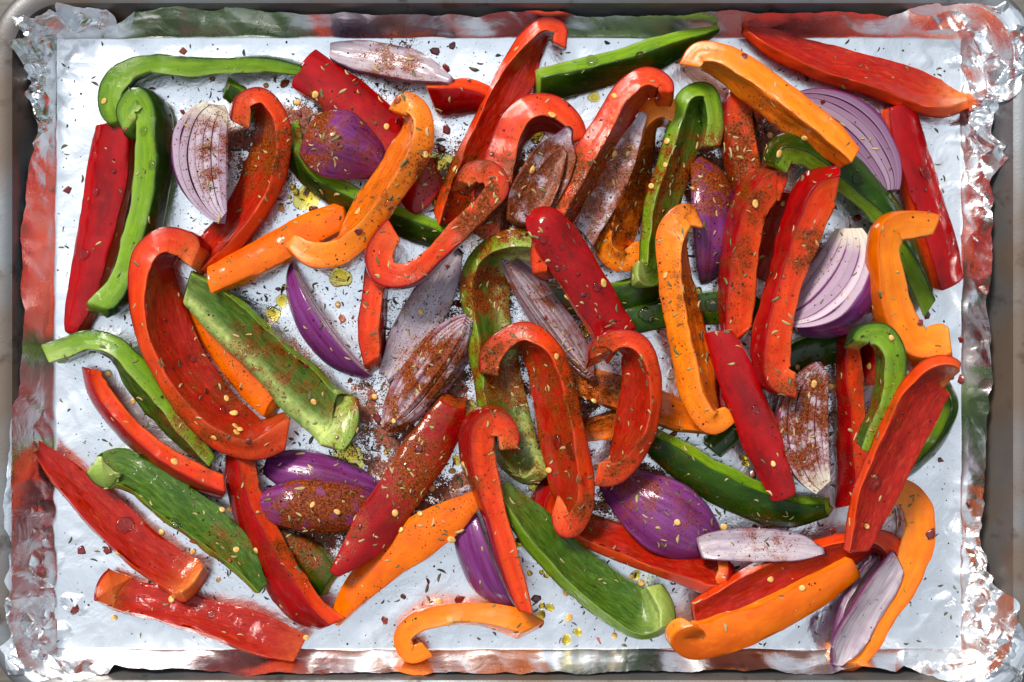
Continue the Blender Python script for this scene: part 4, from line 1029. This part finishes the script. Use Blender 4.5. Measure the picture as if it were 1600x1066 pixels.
# oil: flattened drops
def drop_mesh(r, h, n_a=26):
    prof = [(1.0, -.3), (.985, .18), (.95, .45), (.89, .68), (.80, .84), (.66, .94), (.45, .985), (.22, 1.0), (.04, 1.01)]
    V, F = lens(0, n_a, prof)
    ang = np.arctan2(V[:, 1], V[:, 0]); ph = rs.uniform(0, 6)
    k = 1 + .10 * np.sin(2 * ang + ph) + .07 * np.sin(3 * ang + 2 * ph) + .04 * np.sin(5 * ang + ph)
    V[:, 0] *= r * k; V[:, 1] *= r * k; V[:, 2] *= h
    top = len(V); bot = top + 1
    V = np.vstack([V, (0, 0, h * 1.02), (0, 0, -.02 * h)])
    m = len(prof); j = np.arange(n_a); jn = (j + 1) % n_a
    T = np.vstack([np.stack([np.full(n_a, top), (m - 1) * n_a + j, (m - 1) * n_a + jn], 1), np.stack([np.full(n_a, bot), jn, j], 1)])
    return V, [F, T]
OIL = [(690, 262, 24), (480, 308, 22), (631, 335, 11), (668, 339, 11), (532, 434, 17), (427, 490, 12), (440, 470, 10), (699, 486, 8), (733, 645, 18), (719, 697, 8), (545, 712, 24), (914, 516, 13), (1119, 434, 14), (1166, 704, 22), (842, 875, 15), (883, 902, 12),
       (859, 949, 7), (833, 759, 9), (928, 152, 9), (839, 213, 12), (1073, 290, 8), (905, 630, 12), (680, 855, 9), (1012, 735, 8), (1150, 470, 10), (430, 275, 8)]
for bx, by in ((700, 290), (500, 320), (640, 345), (470, 470), (560, 700), (730, 660), (710, 745), (850, 900), (1120, 450), (1160, 720), (930, 520), (880, 930), (440, 300), (1180, 200), (840, 760), (1000, 900)):
    for k in range(7): OIL.append((bx + rs.gauss(0, 32), by + rs.gauss(0, 32), rs.uniform(3.0, 8.5)))
for x, y, r in OIL:
    h = hit_px(x, y)
    if not h: continue
    loc, nor, own = h
    if own >= 0: continue
    V, F = drop_mesh(r * .3, min(.7, r * .3 * .26))
    o = place('oil_drop', V, F, MAT['oil'], loc + Vector((0, 0, .12)), Vector((0, 0, 1)), rs.uniform(0, 6))
    lab = 'golden olive oil pool on foil' if r > 15 else 'small golden olive oil drop on foil'
    tag(o, short(lab.replace(' on foil', '') + ' on ' + host(own, loc)), 'oil drop', 'olive oil drops on the foil')
WET = [(848, 374, 7), (858, 380, 4), (878, 386, 5), (871, 402, 4), (881, 416, 6), (902, 427, 4), (932, 448, 8), (918, 463, 4), (890, 400, 3), (864, 392, 3), (1445, 270, 11), (1365, 752, 13), (1350, 820, 6), (892, 705, 15), (870, 690, 12), (195, 820, 16), (1112, 476, 12), (1010, 492, 14), (240, 806, 13), (275, 818, 10),
       (975, 330, 12), (610, 320, 11), (225, 205, 8), (238, 258, 8), (150, 300, 7), (133, 398, 9), (1340, 280, 11), (1262, 360, 6), (595, 240, 9), (1180, 640, 7), (300, 560, 7), (350, 640, 8), (480, 560, 9), (810, 640, 7), (430, 935, 10), (925, 95, 11), (965, 100, 8), (1000, 88, 9), (330, 960, 8), (700, 300, 6), (1130, 480, 8)]
for x, y, r in WET:
    h = hit_px(x, y)
    if not h: continue
    loc, nor, own = h
    if own < 0: continue
    V, F = drop_mesh(r * .27, min(1.1, r * .3 * .5), 20)
    # lay the drop's rim on the surface it wets
    a_, b_ = frame(nor, 0.0)
    o = place('droplet', V, F, MAT['juice'], loc + nor * .04, nor, rs.uniform(0, 6))
    tag(o, short('clear wet droplet on ' + host(own, loc)), 'droplet', 'clear drops on the vegetables')

# herb flakes: curled slivers
def herb_mesh(ln, wd):
    n = 4
    V = []
    c = rs.uniform(-.5, .5); k2 = rs.uniform(-.3, .3)
    for i in range(n + 1):
        t = i / n * 2 - 1
        w_ = wd * (1 - .75 * abs(t) ** 2.2) * rs.uniform(.75, 1.1)
        x = t * ln; y = k2 * ln * t * t
        z = .35 * c * ln * (t * t - .4)
        V += [(x, y - w_, z), (x, y, z + .22 * wd + .12), (x, y + w_, z)]
    V = np.array(V)
    Q = []
    for i in range(n):
        for j in range(2): Q.append((i * 3 + j, (i + 1) * 3 + j, (i + 1) * 3 + j + 1, i * 3 + j + 1))
    m = len(V)
    V2 = V.copy(); V2[:, 2] -= .14
    V = np.vstack([V, V2])
    Q2 = [tuple(m + q_ for q_ in f[::-1]) for f in Q]
    side_ = []
    for i in range(n):
        side_ += [(i * 3, m + i * 3, m + i * 3 + 3, i * 3 + 3), (i * 3 + 2, i * 3 + 5, m + i * 3 + 5, m + i * 3 + 2)]
    side_ += [(0, 1, m + 1, m), (1, 2, m + 2, m + 1), (n * 3 + 1, n * 3, m + n * 3, m + n * 3 + 1), (n * 3 + 2, n * 3 + 1, m + n * 3 + 1, m + n * 3 + 2)]
    return V, np.array(Q + Q2 + side_)
HERB_LIB = [herb_mesh(rs.uniform(.9, 1.7), rs.uniform(.3, .65)) for _ in range(24)]
HERB_OBJ = {}
def scatter_points(n, fn, seed_):
    g = np.random.default_rng(seed_)
    out = []
    while len(out) < n:
        x = g.uniform(90, 1500, 4000); y = g.uniform(65, 1010, 4000)
        keep = g.uniform(0, 1, 4000) < fn(x, y)
        out += list(zip(x[keep], y[keep]))
    return out[:n]
def dens_herb(x, y): return np.clip(.08 + .75 * spice_px(x, y) ** 1.5 + .2 * np.exp(-(((x - 800) / 520) ** 2 + ((y - 520) / 360) ** 2)), 0, 1) * np.where((x > 130) & (x < 1480), 1, .4)
def dens_pow(x, y): return np.clip(spice_px(x, y) ** 1.3, 0, 1)
def dens_pep(x, y): return np.clip(.07 + .6 * spice_px(x, y) + .33 * np.exp(-(((x - 780) / 500) ** 2 + ((y - 500) / 340) ** 2)), 0, 1)
HP = scatter_points(3000, dens_herb, 8)
lib_mesh = {}
big, small = HP[:260], HP[260:]
hm = bpy.data.objects
for i, (x, y) in enumerate(big):
    h = hit_px(x, y)
    if not h or h[1].z < .25: continue
    loc, nor, own = h
    li = i % 24
    mk = 'herb_tan' if own >= 0 and rs.random() < .7 else ('herb' if rs.random() < .55 else 'herb_dark')
    key = (li, mk)
    from mathutils import Matrix
    a, b = frame(nor, rs.uniform(0, 6.28))
    M = Matrix((a, b, nor)).transposed().to_4x4(); M.translation = (loc + nor * .2) * .001
    if key not in lib_mesh:
        o = make_mesh('herb_flake', HERB_LIB[li][0], [HERB_LIB[li][1]], MAT[mk]); lib_mesh[key] = o.data
    else:
        o = bpy.data.objects.new('herb_flake', lib_mesh[key]); COL.objects.link(o)
    o.matrix_world = M
    tone = {'herb_tan': 'tan', 'herb': 'olive green', 'herb_dark': 'dark green'}[mk]
    tag(o, short(tone + ' dried herb flake on ' + host(own, loc)), 'herb flake', 'dried herb flakes sprinkled over the pan')

def soup(name, pts, lib, mats, scale, kind_label, cat, lift):
    acc = {m: ([], [], 0) for m in mats}
    for (x, y) in pts:
        h = hit_px(x, y)
        if not h or h[1].z < .12: continue
        loc, nor, own = h
        if own >= 0 and rs.random() < {'dried_herbs': .6, 'ground_pepper': .65}.get(name, 0): continue
        mk = mats[0] if len(mats) == 1 else (rs.choice(mats[:2]) if own < 0 else rs.choice(mats[1:]))
        V, F = lib[rs.randrange(len(lib))]
        a, b = frame(nor, rs.uniform(0, 6.28))
        s_ = scale * (rs.uniform(.55, 1.1) if rs.random() < .8 else rs.uniform(1.1, 1.7))
        B = np.array([a, b, nor])
        vv, ff, n_ = acc[mk]
        vv.append(V * s_ @ B + np.array(loc + nor * lift)); ff.append(F + n_)
        acc[mk] = (vv, ff, n_ + len(V))
    for mk, (vv, ff, n_) in acc.items():
        if not vv: continue
        o = make_mesh(name if len(mats) == 1 else name + {'herb': '', 'herb_dark': '_dark', 'herb_tan': '_tan'}.get(mk, ''), np.vstack(vv), [np.vstack(ff)], MAT[mk], smooth=False)
        tone = {'herb': 'olive ', 'herb_dark': 'dark ', 'herb_tan': 'tan '}.get(mk, '')
        tag(o, tone + kind_label, cat, kind='stuff')
soup('dried_herbs', small, HERB_LIB, ['herb_dark', 'herb', 'herb_tan'], .95, 'crumbs of dried herbs sprinkled over vegetables and foil', 'dried herbs', .15)
def grain(k):
    g = np.random.default_rng(k)
    V = np.array([(1, 0, 0), (-1, 0, 0), (0, 1, 0), (0, -1, 0), (0, 0, 1), (0, 0, -.7)], float) * g.uniform(.6, 1.2, (6, 1))
    F = np.array([(0, 2, 4), (2, 1, 4), (1, 3, 4), (3, 0, 4), (2, 0, 5), (1, 2, 5), (3, 1, 5), (0, 3, 5)])
    return V, F
GR = [grain(k) for k in range(12)]
soup('ground_pepper', scatter_points(6000, dens_pep, 9), GR, ['pepper'], .44, 'fine specks of ground black pepper over vegetables and foil', 'ground pepper', .08)
soup('paprika_powder', scatter_points(22000, dens_pow, 10), GR, ['paprika'], .25, 'red-brown paprika grains dusted over the vegetables', 'paprika', .06)
